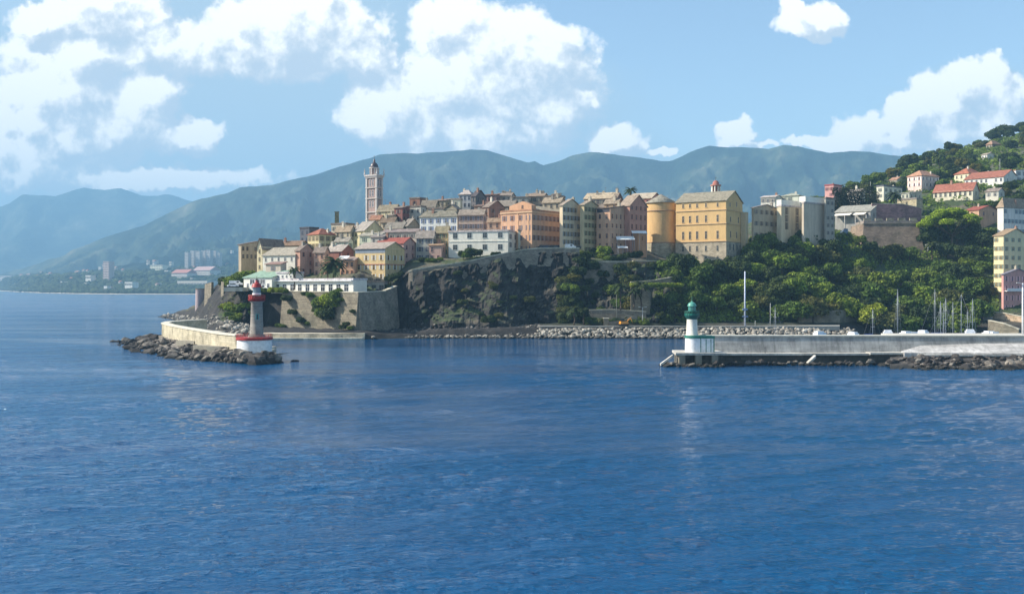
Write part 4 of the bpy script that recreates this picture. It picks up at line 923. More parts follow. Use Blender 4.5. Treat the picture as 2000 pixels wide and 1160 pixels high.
# terrace canopy building right
i = House('terrace restaurant with a wide grey green roof above the bastion', 1631, 1700, 1708, 411, 468, 40, (150,150,150), 's', (178,182,165), 3.4, (5,1), (1,1), chim=0, d=9, name='restaurant', cat='building')
for a0, a1 in ((0.1,0.42),(0.5,0.97)):
    m = MB(); w_ = i['w']; m.extr([(-3.4,i['H']-1.9),(-0.01,i['H']-0.8),(-0.01,i['H']-1.0),(-3.4,i['H']-2.1)], -w_*a1, -w_*a0, 'x'); m.obj('awning', paint((240,232,215), 0.8, key='canvas'), i['t'])
for q in (0.05, 0.35, 0.65, 0.95):
    m = MB(); m.tube((-i['w']*q,-3.2,0),(-i['w']*q,-3.2,i['H']-2.1),0.15,0.15); m.obj('post', paint((190,185,175), 0.6), i['t'])

# ------------------------------------------------------------------ rampart walls
def wall(name, label, cat, pts, th, mat, coping=None, ch=0.35):
    """pts: (X,Y,zbottom,ztop,batter)"""
    o = thing(name, label, cat, (pts[0][0], pts[0][1], 0)); ox, oy = pts[0][0], pts[0][1]
    n = len(pts); nor = []
    for k in range(n):
        a = Vector(pts[max(0,k-1)][:2]); b = Vector(pts[min(n-1,k+1)][:2]); d = (b-a).normalized()
        nor.append(Vector((d.y, -d.x)))       # points toward viewer when path runs left to right
    m = MB(); vs = []
    for p, q in zip(pts, nor):
        x, y = p[0]-ox, p[1]-oy; bt = p[4]
        vs += [(x+q.x*bt, y+q.y*bt, p[2]), (x, y, p[3]), (x-q.x*th, y-q.y*th, p[3]), (x-q.x*th, y-q.y*th, p[2])]
    fs = [(0,1,2,3)[::-1]] + [tuple(4*(n-1)+c for c in (0,1,2,3))]
    for k in range(n-1):
        for c in range(4):
            e = (c+1)%4; fs.append((4*k+c, 4*(k+1)+c, 4*(k+1)+e, 4*k+e))
    m.add(vs, fs); m.obj('masonry', mat, o)
    if coping:
        m = MB(); vs = []
        for p, q in zip(pts, nor):
            x, y = p[0]-ox, p[1]-oy
            for s_, z_ in ((0.18,0.003),(0.18,ch),(-th-0.18,ch),(-th-0.18,0.003)): vs.append((x+q.x*s_, y+q.y*s_, p[3]+z_))
        m.add(vs, fs); m.obj('coping', coping, o)
    return o
def pp(px, Y, z0, z1, bt=0.0): return (PX(px, Y), Y, z0, z1, bt)
SM = masonry((134,125,106),(108,99,83), 'rampart', 0.8, 0.9)
SM2 = masonry((142,132,116),(112,102,88), 'old_rampart', 1.0)
SM3 = masonry((160,130,108),(128,102,86), 'brown_rampart', 1.0)
CP = masonry((205,196,172),(180,172,150), 'coping', 1.5, 0.2)
wall('rampart', 'sunlit stone bastion wall under the white arcade', 'rampart', [pp(552,378,1,16.6,1.6), pp(600,369.5,1,16.4,1.6), pp(650,361,1,16.3,1.6), pp(700,352,1,16.2,1.6)], 1.4, SM, CP, 0.3)
wall('rampart', 'shaded stone wall turning back from the bastion corner to the cave cliff', 'rampart', [pp(700.5,352,1,16.2,1.6), pp(752,365.5,1,16.6,1.6), pp(775,374,1,18.5,1.5)], 1.4, SM2, CP, 0.3)
tp = []
for px, py in ((798,531),(806,528),(850,521),(880,517),(920,510),(955,502),(990,495),(1020,489),(1050,486),(1090,485.5),(1132,486)):
    k = knots(px)[4]; Yw = k[0]-1.0; z = PZ(py, Yw); tp.append((PX(px, Yw), Yw, z-(11 if px < 900 else 7), z, 0.9))
wall('rampart', 'long rampart parapet climbing above the dark cave cliff', 'rampart', tp, 0.9, SM2, CP, 0.4)
wall('rampart', 'tall shaded rampart below the garden trees left of the round tower', 'rampart', [pp(1140,386,10,28.0,1.8), pp(1190,386,8,28.1,1.8), pp(1236,388,10,28.0,1.8)], 1.0, SM2, CP, 0.45)
wall('rampart', 'brownish rampart below the round tower', 'rampart', [pp(1236.5,391,18,28.4,1.0), pp(1290,394,18,28.6,1.0), pp(1322,397,18,28.6,1.0)], 0.9, SM3, CP, 0.35)
wall('garden_wall', 'low sunlit garden wall beside the palace foot', 'wall', [pp(1232,372,17.5,20.0,0.1), pp(1280,374,18,20.8,0.1), pp(1322,378,19,22.4,0.1)], 0.5, SM, CP, 0.2)
wall('terrace_wall', 'pale arched terrace ruin among the garden palms', 'wall', [pp(1232,369,8,17,0.3), pp(1268,369,8,17.2,0.3), pp(1272,374,8,17.2,0.3)], 0.8, SM)
wall('retaining_wall', 'thin pale retaining wall above the hedge on the quay', 'wall', [pp(1150,368,4,9.6,0.2), pp(1200,367,4,9.8,0.2), pp(1262,366,4,9.0,0.2)], 0.6, SM2, CP, 0.25)
wall('retaining_wall', 'light stone retaining wall on the quay behind the green lighthouse mole', 'wall', [pp(1560,373,2,8.2,0.3), pp(1640,376,2,9.5,0.3), pp(1700,388,2,9,0.3), pp(1760,393,2,8.5,0.3)], 0.8, SM)
wall('retaining_wall', 'grey harbour terrace wall behind the yacht masts', 'wall', [pp(1858,388,2,8.6,0.4), pp(1905,385,2,8.8,0.4), pp(1936,380,2,7.2,0.4)], 1.0, masonry((165,162,160),(140,138,136), 'grey_wall', 1.0), CP, 0.2)
wall('stair_ramp', 'pale stepped ramp wall below the pink quayside house', 'wall', [pp(1930,371,1,5.6,0.4), pp(1960,366,1,4.6,0.4), pp(1990,362,1,2.6,0.4)], 1.5, SM, CP, 0.25)
wall('retaining_wall', 'curved pinkish stone terrace wall under the yellow apartment house', 'wall', [pp(1932,383,2,8.6,0.3), pp(1960,378,2,8.2,0.3), pp(2000,372,2,6.8,0.3)], 1.0, masonry((196,170,140),(165,140,115), 'terrace_stone', 1.0), CP, 0.25)
wall('wall_fragment', 'broken ochre stone wall fragment on the rocky headland', 'wall', [pp(400,436,8,19.5,0.4), pp(413,430,8,20.5,0.4)], 1.0, SM)
wall('garden_wall', 'vertical pale wall end beside the green headland slope', 'wall', [pp(432,402,8,20.5,0.3), pp(437,399,8,20.5,0.3)], 3.0, SM)
# small round sentry tower at the headland
Yc = 462; t = thing('watchtower', 'squat round pinkish watchtower on the headland', 'tower', (PX(391, Yc), Yc, 5))
m = MB(); m.lathe([(2.3,0),(2.05,PZ(565,Yc)-5)], 20); m.obj('shaft', plaster((178,150,160), 0.3), t)
m = MB(); z_ = PZ(565,Yc)-5; m.lathe([(2.2,z_),(2.25,z_+0.3),(2.0,z_+0.35)], 20); m.obj('parapet', SM, t)
# angular bastion on the right
Yk = 452; ar = R(6); Xc = PX(1793, Yk); zt = PZ(432, Yk); zb0 = PZ(500, Yk)-6
t = thing('bastion', 'sloping grey brown bastion with a dark string course above the wood', 'bastion', (Xc, Yk, zb0), -ar)
Hh = zt - zb0; wB = 24.2
pt = [(-wB,0),(0,0),(2,16),(-wB-2,16)]; pbm = [(-wB-2.6,-4),(3.6,-4),(4.2,18),(-wB-4,18)]
m = MB(); m.prism(pbm, 0, Hh-1.3, 0, pt); m.obj('wall', masonry((140,122,104),(112,96,82), 'bastion_stone', 1.0), t)
m = MB(); m.box(-wB-0.3, 0.35, -0.35, 15.5, Hh-1.3, Hh-0.9); m.obj('string_course', SM, t)
m = MB(); m.box(-wB, 0, 0.0, 15, Hh-0.9, Hh+0.3)
m.obj('parapet', masonry((150,138,128),(120,108,98)), t)
for q in range(5):
    m = MB(); m.box(-wB+0.2+q*5.1, -wB+3.4+q*5.1, 0.1, 1.2, Hh+0.303, Hh+1.5); m.obj('merlon', masonry((160,150,130),(130,120,100)), t)
CARVE.append((Xc, Yk, math.cos(ar), math.sin(ar), wB+2, 16, zt-1.2))
wall('wall', 'long violet brown wall on top of the bastion', 'wall', [pp(1703,474,46,58.4,0), pp(1762,474,46,58.2,0), pp(1800,478,46,56.5,0)], 0.8, masonry((150,118,118),(118,92,92), 'violet_wall', 1.2), CP, 0.3)
# ------------------------------------------------------------------ rocks
def rock_mesh(seed, name='boulder'):
    import bmesh
    bm = bmesh.new(); bmesh.ops.create_icosphere(bm, subdivisions=2, radius=1.0)
    rr = random.Random(seed)
    planes = [(Vector((rr.gauss(0,1), rr.gauss(0,1), rr.gauss(0,1))).normalized(), rr.uniform(0.5, 0.85)) for _ in range(9)]
    for v in bm.verts:
        for n_, d_ in planes:
            q = v.co.dot(n_)
            if q > d_: v.co -= n_*(q-d_)
        v.co *= 1 + 0.08*noise.noise(v.co*2.5 + Vector((seed,0,0)))
        v.co.z *= 0.75
    me = bpy.data.meshes.new(name); bm.to_mesh(me); bm.free(); return me
ROCKM = rockmat('breakwater_rock', [(0.25,(0.012,0.010,0.010)),(0.45,(0.04,0.034,0.03)),(0.6,(0.10,0.085,0.07)),(0.75,(0.24,0.21,0.17)),(0.92,(0.45,0.41,0.35))], 0.6)
ROCKS = [rock_mesh(k) for k in range(8)]
for me in ROCKS: me.materials.append(ROCKM)
def boulder(x, y, z, s, label, group, rr):
    o = link('boulder', rr.choice(ROCKS), None, (x, y, z))
    o.rotation_euler = (rr.uniform(-.6,.6), rr.uniform(-.6,.6), rr.uniform(0,6.28)); o.scale = (s*rr.uniform(.85,1.35), s*rr.uniform(.8,1.2), s*rr.uniform(.65,1.0))
    tag(o, label, 'rock', group)
CONC = masonry((206,196,176),(188,178,158), 'concrete_block', 2.2, 0.25)
def concrete(c, key='concrete'): return plaster(c, 0.3, key)
# ---- left mole with red lighthouse
base_line = [(322,332,2.6),(300,318,2.4),(325,306,2.6),(360,282,2.6),(400,262,2.6),(440,248,2.6),(470,238,2.4),(500,233.5,2.2),(532,236,2.2)]
water_line = [(350,372),(222,330),(240,286),(300,262),(345,247),(400,241),(450,236.5),(505,229.5),(556,238)]
lm = random.Random(5)
def lerp2(L_, t):
    k = t*(len(L_)-1); i0 = min(int(k), len(L_)-2); f = k-i0
    return [L_[i0][j]*(1-f)+L_[i0+1][j]*f for j in range(len(L_[0]))]
mb = MB(); vs = []; nn = 60; rows = 7
for i in range(nn+1):
    b_ = lerp2(base_line, i/nn); w_ = lerp2(water_line, i/nn)
    B = Vector((PX(b_[0], b_[1]), b_[1], b_[2])); W = Vector((PX(w_[0], w_[1]), w_[1], -0.9))
    back = B + Vector((3.5, 5, -0.1)); 
    for j in range(rows+1):
        p = W.lerp(B, j/rows); p.z += 0.5*noise.noise(p*0.8) + 0.2*math.sin(math.pi*j/rows) - 0.5*(j/rows); vs.append(p)
    vs.append(back)
r1 = rows+2
mb.add(vs, [(i*r1+j, (i+1)*r1+j, (i+1)*r1+j+1, i*r1+j+1) for i in range(nn) for j in range(r1-1)])
struct(mb.obj('rubble_bank', ROCKM), 'dark rubble bank around the outer face of the left mole')
for k in range(185):
    t_ = lm.random(); s_ = lm.random()**1.15
    b_ = lerp2(base_line, t_); w_ = lerp2(water_line, t_)
    x = PX(w_[0], w_[1])*(1-s_)+PX(b_[0], b_[1])*s_; y = w_[1]*(1-s_)+b_[1]*s_; z = -0.2*(1-s_)+b_[2]*s_*0.9
    if s_ > 0.93: continue
    boulder(x, y, z+0.1, 0.6+1.7*lm.random()**1.6, 'angular dark grey boulder in the rubble along the outer foot of the red lighthouse mole', 'boulders around the red lighthouse mole', lm)
for px, Y, s_ in ((572,240,0.8),(579,241,0.7)):
    boulder(PX(px,Y), Y, 0.0, s_, 'small dark rock awash just off the right end of the red lighthouse mole', 'rocks awash off the red lighthouse mole', lm)
# slab of the mole and parapet wall
path = [(400,362),(365,352),(330,338),(322,326),(335,309),(365,287),(400,268),(435,252),(468,243)]
def strip(path, off0, off1, z0, z1, name, mat, parent, taper=None):
    P_ = [Vector((PX(a,b), b)) for a, b in path]; n = len(P_); vs = []
    for k in range(n):
        d = (P_[min(n-1,k+1)]-P_[max(0,k-1)]).normalized(); q = Vector((-d.y, d.x))   # left of travel = landward
        za = z1 if taper is None else taper(k/(n-1))
        for o_, z_ in ((off0,z0),(off0,za),(off1,za),(off1,z0)):
            vs.append((P_[k].x+q.x*o_, P_[k].y+q.y*o_, z_))
    fs = [(0,1,2,3), tuple(4*(n-1)+c for c in (3,2,1,0))]
    for k in range(n-1):
        for c in range(4):
            e = (c+1)%4; fs.append((4*k+c, 4*k+e, 4*(k+1)+e, 4*(k+1)+c))
    m = MB(); m.add(vs, fs); return m.obj(name, mat, parent)
q0 = strip(path, -0.2, 9.5, -2, 2.4, 'mole_quay', CONC, None); struct(q0, 'concrete quay floor of the left mole')
t = thing('mole_wall', 'pale high parapet wall curving along the left mole to the red lighthouse', 'wall', (0,0,0))
strip(path, -1.0, 0.9, 1.0, 6.1, 'masonry', masonry((190,180,154),(176,166,140), 'mole_stone', 1.2, 0.3), t)
strip(path, -1.25, 1.15, 6.103, 6.45, 'coping', concrete((226,218,200), 'pale_concrete'), t)
strip([(466,246),(480,247),(497,249),(540,262)], 0.0, 4.5, -2, 2.4, 'mole_quay', CONC, None)['kind'] = 'structure'
# stone ramp pieces on outer side
for (px, Y, w_, d_, z_, rz) in ((372,277,7,4,3.2,-.5),(410,257,8,3.5,3.0,-.35),(432,248,6,3,3.3,-.3)):
    m = MB(); m.box(-w_/2,w_/2,-d_/2,d_/2,-1.5,0); o = m.obj('concrete_slab', concrete((170,160,140)), None, (PX(px,Y),Y,z_), rz)
    tag(o, 'flat pale concrete slab lying among the boulders outside the left mole wall', 'slab', 'concrete slabs outside the left mole')
# red lighthouse
def dome(r, z, h, n=8): return [(r*math.cos(q/n*math.pi/2)+0.03, z+h*math.sin(q/n*math.pi/2)) for q in range(n+1)]
YL = 241; X0 = PX(501.5, YL)
white = paint((238,238,236), 0.55, key='white_paint'); red = paint((176,44,38), 0.5, key='red_paint', var=0.3); dred = paint((150,30,26), 0.5, key='dark_red_paint')
grayst = masonry((150,144,134),(132,126,118), 'lighthouse_stone', 0.8, 0.3)
t = thing('lighthouse', 'grey stone lighthouse with red lantern and gallery on a round white base', 'lighthouse', (X0, YL, 0))
m = MB(); m.lathe([(4.35,0.8),(4.35,1.9)], 40); m.obj('footing', concrete((160,150,135)), t)
Xb = PX(497, YL)-X0
m = MB(); m.lathe([(4.25,1.9),(4.15,5.25)], 48, Xb, 0); m.obj('base_drum', white, t)
m = MB(); m.lathe([(4.2,5.25),(4.4,5.35),(4.4,5.9),(4.2,5.95)], 48, Xb, 0, smooth=False); m.obj('red_band', red, t)
m = MB()
for k in range(28):
    a = 2*math.pi*k/28; m.tube((Xb+4.25*math.cos(a),4.25*math.sin(a),5.95),(Xb+4.25*math.cos(a),4.25*math.sin(a),6.7),0.03,0.03,5)
for z_ in (6.3, 6.7):
    for k in range(28):
        a = 2*math.pi*k/28; b_ = 2*math.pi*(k+1)/28; m.tube((Xb+4.25*math.cos(a),4.25*math.sin(a),z_),(Xb+4.25*math.cos(b_),4.25*math.sin(b_),z_),0.035,0.035,5)
m.obj('railing', red, t)
m = MB(); m.lathe([(2.1,5.95),(2.0,6.35),(1.62,6.5),(1.5,10),(1.36,14.3),(1.75,14.7)], 32); m.obj('shaft', grayst, t)
m = MB(); m.box(-0.22,0.22,-1.53,-1.3,10.3,11.5); o = m.obj('window', glassmat(), t, (0,0,0), R(20))
m = MB(); m.box(-0.34,-0.22,-1.6,-1.3,10.2,11.6); m.box(0.22,0.34,-1.6,-1.3,10.2,11.6); m.box(-0.22,0.22,-1.6,-1.3,11.5,11.6); m.obj('window_frame', paint((60,150,150), 0.5), t, (0,0,0), R(20))
m = MB(); m.lathe([(1.75,14.7),(2.1,15.0),(2.1,15.2)], 28); m.obj('gallery', dred, t)
m = MB()
for k in range(20):
    a = 2*math.pi*k/20; m.tube((2.0*math.cos(a),2.0*math.sin(a),15.2),(2.0*math.cos(a),2.0*math.sin(a),16.2),0.045,0.045,5)
m.lathe([(1.98,15.25),(1.98,15.95)], 28); m.lathe([(2.0,16.15),(2.06,16.2),(2.0,16.25)], 28)
m.obj('parapet', red, t)
m = MB(); m.lathe([(1.05,15.2),(1.05,16.7)], 20); m.obj('lantern_base', white, t)
m = MB(); m.lathe([(0.98,16.7),(0.98,18.2)], 12, smooth=False); gl = paint((120,140,150), 0.1, key='lantern_glass'); m.obj('lantern_glass', gl, t)
m = MB(); m.lathe([(1.3,18.1),(1.25,18.35)] + dome(1.1,18.35,0.95), 20); m.lathe([(0.45,19.1),(0.42,19.6),(0.15,19.8)], 12); m.obj('dome', red, t)
m = MB(); m.lathe([(0.2,19.8),(0.22,20.0),(0.1,20.2)], 8); m.tube((0,0,20.1),(0,0,21.0),0.05,0.03,5); m.obj('finial', paint((30,30,32), 0.5), t)
# ---- right mole with green lighthouse
YG = 228
CQ = streaked((196,190,178))
for (pa, pb, yb, yf, zt, nm) in ((1412,1700,238,231.5,2.55,0),(1700,1800,238,231.0,2.75,0),(1800,2150,244,228.5,2.45,0)):
    m = MB(); m.box(PX(pa,yf), PX(pb,yf), yf, yb, zt-0.45, zt); o = m.obj('mole_quay', CQ); struct(o, 'concrete deck of the right mole')
    m = MB(); m.box(PX(pa,yf)+0.1, PX(pb,yf)-0.1, yf+1.3, yb, -2, zt-0.453); o = m.obj('mole_core', masonry((92,88,80),(70,66,60), 'wet_blocks', 1.6)); struct(o, 'dark block core under the right mole deck')
m = MB(); m.prism([(PX(1314,YG),YG-4),(PX(1412,YG),YG-4),(PX(1412,YG),YG+7),(PX(1322,YG),YG+7)], 2.65, 3.15); struct(m.obj('mole_head', CQ), 'pale concrete platform under the green lighthouse')
m = MB(); m.prism([(PX(1320,YG),YG-2.2),(PX(1408,YG),YG-2.2),(PX(1408,YG),YG+7),(PX(1326,YG),YG+7)], -2, 2.647); struct(m.obj('mole_core', masonry((92,88,80),(70,66,60), 'wet_blocks', 1.6)), 'dark block core under the green lighthouse platform')
for px in (1330, 1362, 1394):   # piers under the platform edge
    m = MB(); m.box(-0.7,0.7,-1.7,0.0,-1.5,2.64); struct(m.obj('mole_pier', concrete((120,112,92))), 'weathered concrete pier under the mole head') ; COL.objects[-1].location = (PX(px,YG-2.2), YG-2.21, 0)
m = MB(); m.extr([(-0.6,2.66),(-3.4,0.6),(-3.4,0.1),(-0.6,2.1)], -0.5, 0.5, 'y'); o = m.obj('ramp', CQ, None, (PX(1316,YG),YG-2,0)); tag(o, 'short sloping concrete ramp at the left tip of the right mole', 'ramp')
m = MB(); m.extr([(0.6,2.3),(-1.6,0.2),(-1.6,-0.4),(0.6,1.7)], -1.5, 0.2, 'y'); o = m.obj('boat_ramp', CQ, None, (PX(1590,YG),YG+2.0,0)); tag(o, 'narrow sloping concrete strut under the right mole deck', 'ramp')
t = thing('mole_wall', 'long grey parapet wall along the right mole behind the green lighthouse', 'wall', (0,0,0))
x0, x1 = PX(1385,235), PX(2160,235)
m = MB(); m.extr([(233.6,1.0),(235.2,6.3),(237.8,6.3),(238.0,1.0)], x0, x1, 'x'); m.obj('masonry', streaked((170,168,162)), t)
m = MB(); m.box(x0-0.1, x1, 234.95, 238.0, 6.303, 6.62); m.obj('coping', concrete((214,210,198), 'pale_concrete'), t)
m = MB()
# sunlit sloping apron at the right end
xa, xb, xc = PX(1765,231), PX(1850,232), PX(2150,231)
m.add([(xa,230.6,2.79),(xc,229.2,2.6),(xc,236.5,5.6),(xb,236.5,5.4),(xa,232.5,3.0),(xa,230.6,1),(xc,229.2,1),(xc,236.5,1),(xb,236.5,1),(xa,232.5,1)],
      [(0,1,2,3,4),(9,8,7,6,5),(0,5,6,1),(1,6,7,2),(2,7,8,3),(3,8,9,4),(4,9,5,0)])
struct(m.obj('apron_pavement', streaked((196,192,186))), 'pale sloping pavement at the right end of the mole')
m = MB(); m.box(PX(1800,236), x1, 238.1, 262, 1.5, 5.9); struct(m.obj('harbour_road', concrete((200,196,190), 'apron_concrete')), 'pale road behind the right mole wall')
green = paint((30,120,100), 0.5, key='green_paint', var=0.3); dgreen = paint((24,84,76), 0.5, key='dark_green_paint'); lgreen = paint((90,160,140), 0.4, key='light_green_paint')
GX = PX(1351.5, YG)
t = thing('lighthouse', 'white and grey lighthouse with green lantern and gallery on the right mole', 'lighthouse', (GX, YG, 0))
gl0 = PX(1356, YG)-GX
m = MB(); m.lathe([(1.98,3.153),(1.95,6.35)], 32, gl0-0.2, -0.3); m.obj('base_drum', white, t)
m = MB(); m.box(gl0+1.0, gl0+4.25, -1.7, 2.2, 3.153, 6.35); m.obj('base_house', white, t)
m = MB(); m.lathe([(2.0,6.353),(2.1,6.45),(2.1,6.95),(1.95,7.0)], 32, gl0-0.2, -0.3, smooth=False); m.box(gl0+1.2, gl0+4.4, -1.85, 2.3, 6.36, 6.9); m.obj('green_band', green, t)
m = MB(); m.box(-0.48,0.48,-0.08,-0.004,0,2.35); d0_ = m.obj('door', paint((225,232,230), 0.5, key='door_white'), t, (gl0+2.95,-1.7,3.16))
m = MB()
for a_, b_ in ((-0.62,-0.48),(0.48,0.62)): m.box(a_,b_,-0.12,-0.004,0,3.0)
m.obj('door_frame', green, d0_)
m = MB(); m.box(gl0+1.02-0.1, gl0+1.25, -1.78, -1.703, 3.16, 6.35); m.box(gl0+4.1, gl0+4.33, -1.78, -1.703, 3.16, 6.35); m.obj('green_trim', green, t)
m = MB(); m.lathe([(1.45,6.9),(1.4,7.2),(1.3,7.3),(1.18,10.7)], 28); m.obj('shaft', plaster((225,222,214), 0.3), t)
m = MB(); m.lathe([(1.18,10.7),(1.3,11.0),(1.75,11.5),(1.75,11.62)], 28); m.obj('gallery', dgreen, t)
m = MB(); m.lathe([(1.68,11.62),(1.68,12.1)], 28)
for k in range(18):
    a = 2*math.pi*k/18; m.tube((1.72*math.cos(a),1.72*math.sin(a),11.62),(1.72*math.cos(a),1.72*math.sin(a),12.5),0.04,0.04,5)
m.lathe([(1.7,12.45),(1.78,12.5),(1.7,12.55)], 28); m.obj('parapet', green, t)
m = MB(); m.lathe([(0.95,11.62),(0.95,12.7)], 20); m.obj('lantern_base', dgreen, t)
m = MB(); m.lathe([(0.88,12.7),(0.88,13.8)], 12, smooth=False); m.obj('lantern_glass', paint((70,130,120), 0.12, key='green_glass'), t)
m = MB(); m.lathe([(1.08,13.75),(1.05,13.9)] + dome(0.95,13.9,0.8), 20); m.obj('dome', lgreen, t)
m = MB(); m.lathe([(0.15,14.65),(0.18,14.85),(0.05,15.0)], 8); m.tube((0,0,14.9),(0,0,15.9),0.04,0.03,5); m.obj('finial', lgreen, t)
t = thing('barrier_post', 'thin dark post standing on the deck of the right mole', 'post', (PX(1495,232), 232.3, 2.55))
m = MB(); m.tube((0,0,0),(0,0,1.6),0.08,0.06); m.obj('pole', paint((60,60,66), 0.5, key='metal'), t); m = MB(); m.box(-0.25,0.25,-0.03,0.03,1.25,1.32); m.obj('crossbar', paint((60,60,66), 0.5, key='metal'), t)
rm = random.Random(12)
for k in range(46):
    px = rm.uniform(1300, 1745); Y = rm.uniform(227.3, 230.8)
    if 1318 < px < 1412: Y = rm.uniform(222.0, 224.6)
    boulder(PX(px,Y), Y, rm.uniform(-0.25,0.75), rm.uniform(0.5,1.15), 'dark wet boulder at the waterline under the deck of the green lighthouse mole', 'boulders under the right mole deck', rm)
for k in range(12):
    px = rm.uniform(1292, 1320); Y = rm.uniform(224, 229)
    boulder(PX(px,Y), Y, rm.uniform(-0.2,0.6), rm.uniform(0.6,1.1), 'dark boulder piled at the left tip of the green lighthouse mole', 'boulders at the tip of the right mole', rm)
bank = MB(); vs = []
for i in range(50):
    px = 1738 + i*9
    for j in range(6):
        f = j/5; Y = 213 + f*17 + (1-f)*2.5*noise.noise(Vector((px*0.05,0,0))); vs.append((PX(px,Y), Y, -0.8 + 2.7*f + 0.4*noise.noise(Vector((px*0.1,Y,0)))))
bank.add(vs, [(i*6+j,(i+1)*6+j,(i+1)*6+j+1,i*6+j+1) for i in range(49) for j in range(5)]); struct(bank.obj('rubble_bank', ROCKM), 'dark rubble bank below the right end of the mole')
for k in range(105):
    px = rm.uniform(1738, 2130); f = rm.random()
    Y = 215 + f*13.5; Y = Y if px > 1800 else max(Y, 224)
    boulder(PX(px,Y), Y, -0.3+2.2*f, rm.uniform(0.7,1.7), 'brown angular boulder in the rubble below the right end of the harbour mole', 'boulders below the right end of the mole', rm)
# ---- riprap along the citadel quay: far too many to count
rp = MB(); rr = random.Random(3)
unit = [[Vector(v.co) for v in me.vertices] for me in ROCKS]; faces = [[tuple(p.vertices) for p in me.polygons] for me in ROCKS]
def low_rock(x, y, z, s):
    k = rr.randrange(8); rz = rr.uniform(0, 6.28); ca_, sa_ = math.cos(rz), math.sin(rz); sx, sy, sz = s*rr.uniform(.8,1.4), s*rr.uniform(.8,1.2), s*rr.uniform(.6,.95); ti = rr.uniform(-.5,.5)
    out = []
    for v in unit[k]:
        a, b_, c_ = v.x*sx, v.y*sy, v.z*sz; c_ += a*ti; out.append((x+a*ca_-b_*sa_, y+a*sa_+b_*ca_, z+c_))
    rp.add(out, faces[k])
import bmesh
lo = []
for sdd in range(8):
    bm = bmesh.new(); bmesh.ops.create_icosphere(bm, subdivisions=1, radius=1.0); r_ = random.Random(sdd)
    for v in bm.verts: v.co *= r_.uniform(0.7, 1.1)
    lo.append(([Vector(v.co) for v in bm.verts], [tuple(v.index for v in f.verts) for f in bm.faces])); bm.free()
unit = [u for u, f in lo]; faces = [f for u, f in lo]
for k in range(1700):
    px = rr.uniform(790, 1668); f = rr.random()
    hi = 3.7 if px > 1050 else 2.4
    Y = 347.5 + f*7.5 + (4 if px > 1600 else 0); low_rock(PX(px,Y), Y, -0.2 + hi*f*0.95, rr.uniform(0.45,1.05) * (1 if px > 1050 else 0.8))
for k in range(160):
    px = rr.uniform(515, 745); Y = rr.uniform(341, 344.5) + (4 if px > 700 else 0); low_rock(PX(px,Y), Y, rr.uniform(-0.3,0.7), rr.uniform(0.4,0.9))
for k in range(260):
    px = rr.uniform(318, 505); kk = knots(px); Y = kk[0][0] + rr.random()**1.5*26 + 2; low_rock(PX(px,Y), Y, terr(px,Y)+0.1, rr.uniform(0.5,1.5))
sr = MB(); rp2 = rp; rp = sr
for k in range(900):
    t_ = rr.random(); s_ = rr.random(); b_ = lerp2(base_line, t_); w_ = lerp2(water_line, t_)
    x = PX(w_[0], w_[1])*(1-s_)+PX(b_[0], b_[1])*s_; y = w_[1]*(1-s_)+b_[1]*s_
    low_rock(x, y, -0.3*(1-s_)+b_[2]*s_*0.8, rr.uniform(0.35,0.9))
for k in range(500):
    px = rr.uniform(1300, 2130) if k % 3 else rr.uniform(1738, 2130); f = rr.random()
    Y = 214 + f*15 if px > 1780 else rr.uniform(226.5, 231)
    if 1318 < px < 1412: Y = rr.uniform(222.0, 225)
    low_rock(PX(px,Y), Y, (-0.3+2.2*f) if px > 1780 else rr.uniform(-0.4,0.5), rr.uniform(0.3,0.8))
for k in range(260):
    px = rr.uniform(722, 1060); Y = 355 + 15*rr.random(); low_rock(PX(px,Y), Y, terr(px,Y)+rr.uniform(-.4,.1), rr.uniform(0.3,0.8))
struct(sr.obj('rubble', rockmat('dark_rubble_rock', [(0.3,(0.012,0.010,0.010)),(0.48,(0.045,0.038,0.033)),(0.62,(0.12,0.10,0.085)),(0.8,(0.4,0.36,0.3))], 0.9, obj=False)), 'small dark rubble between the mole boulders and along the cliff foot', 'stuff')
rp = rp2
o = rp.obj('rubble', rockmat('riprap_rock', [(0.25,(0.06,0.055,0.045)),(0.45,(0.19,0.17,0.14)),(0.65,(0.42,0.38,0.31)),(0.85,(0.62,0.58,0.5))], 0.6, obj=False))
struct(o, 'pale rubble riprap along the foot of the citadel quay', 'stuff')
m = MB(); P_ = [(508,342.6),(560,341.5),(640,341),(712,343.5),(716,350),(640,350.5),(560,352),(508,356)]
m.prism([(PX(a,b), b) for a, b in P_], -1.5, 2.1)
m.prism([(PX(a,b), b) for a, b in [(520,338.6),(640,338),(706,339.5),(712,343.4),(640,340.9),(560,341.4),(508,342.5)]], -1.5, 0.75); struct(m.obj('quay_pavement', masonry((212,200,176),(190,178,152), 'quay_stone', 1.8, 0.3)), 'pale quay below the bastion')
m = MB(); P_ = [(1050,357),(1640,357),(1640,369),(1150,366.5),(1050,372)]
m.prism([(PX(a,b), b) for a, b in P_], 2.5, 4.1); struct(m.obj('road', concrete((150,148,142), 'road_concrete')), 'quay road behind the riprap')

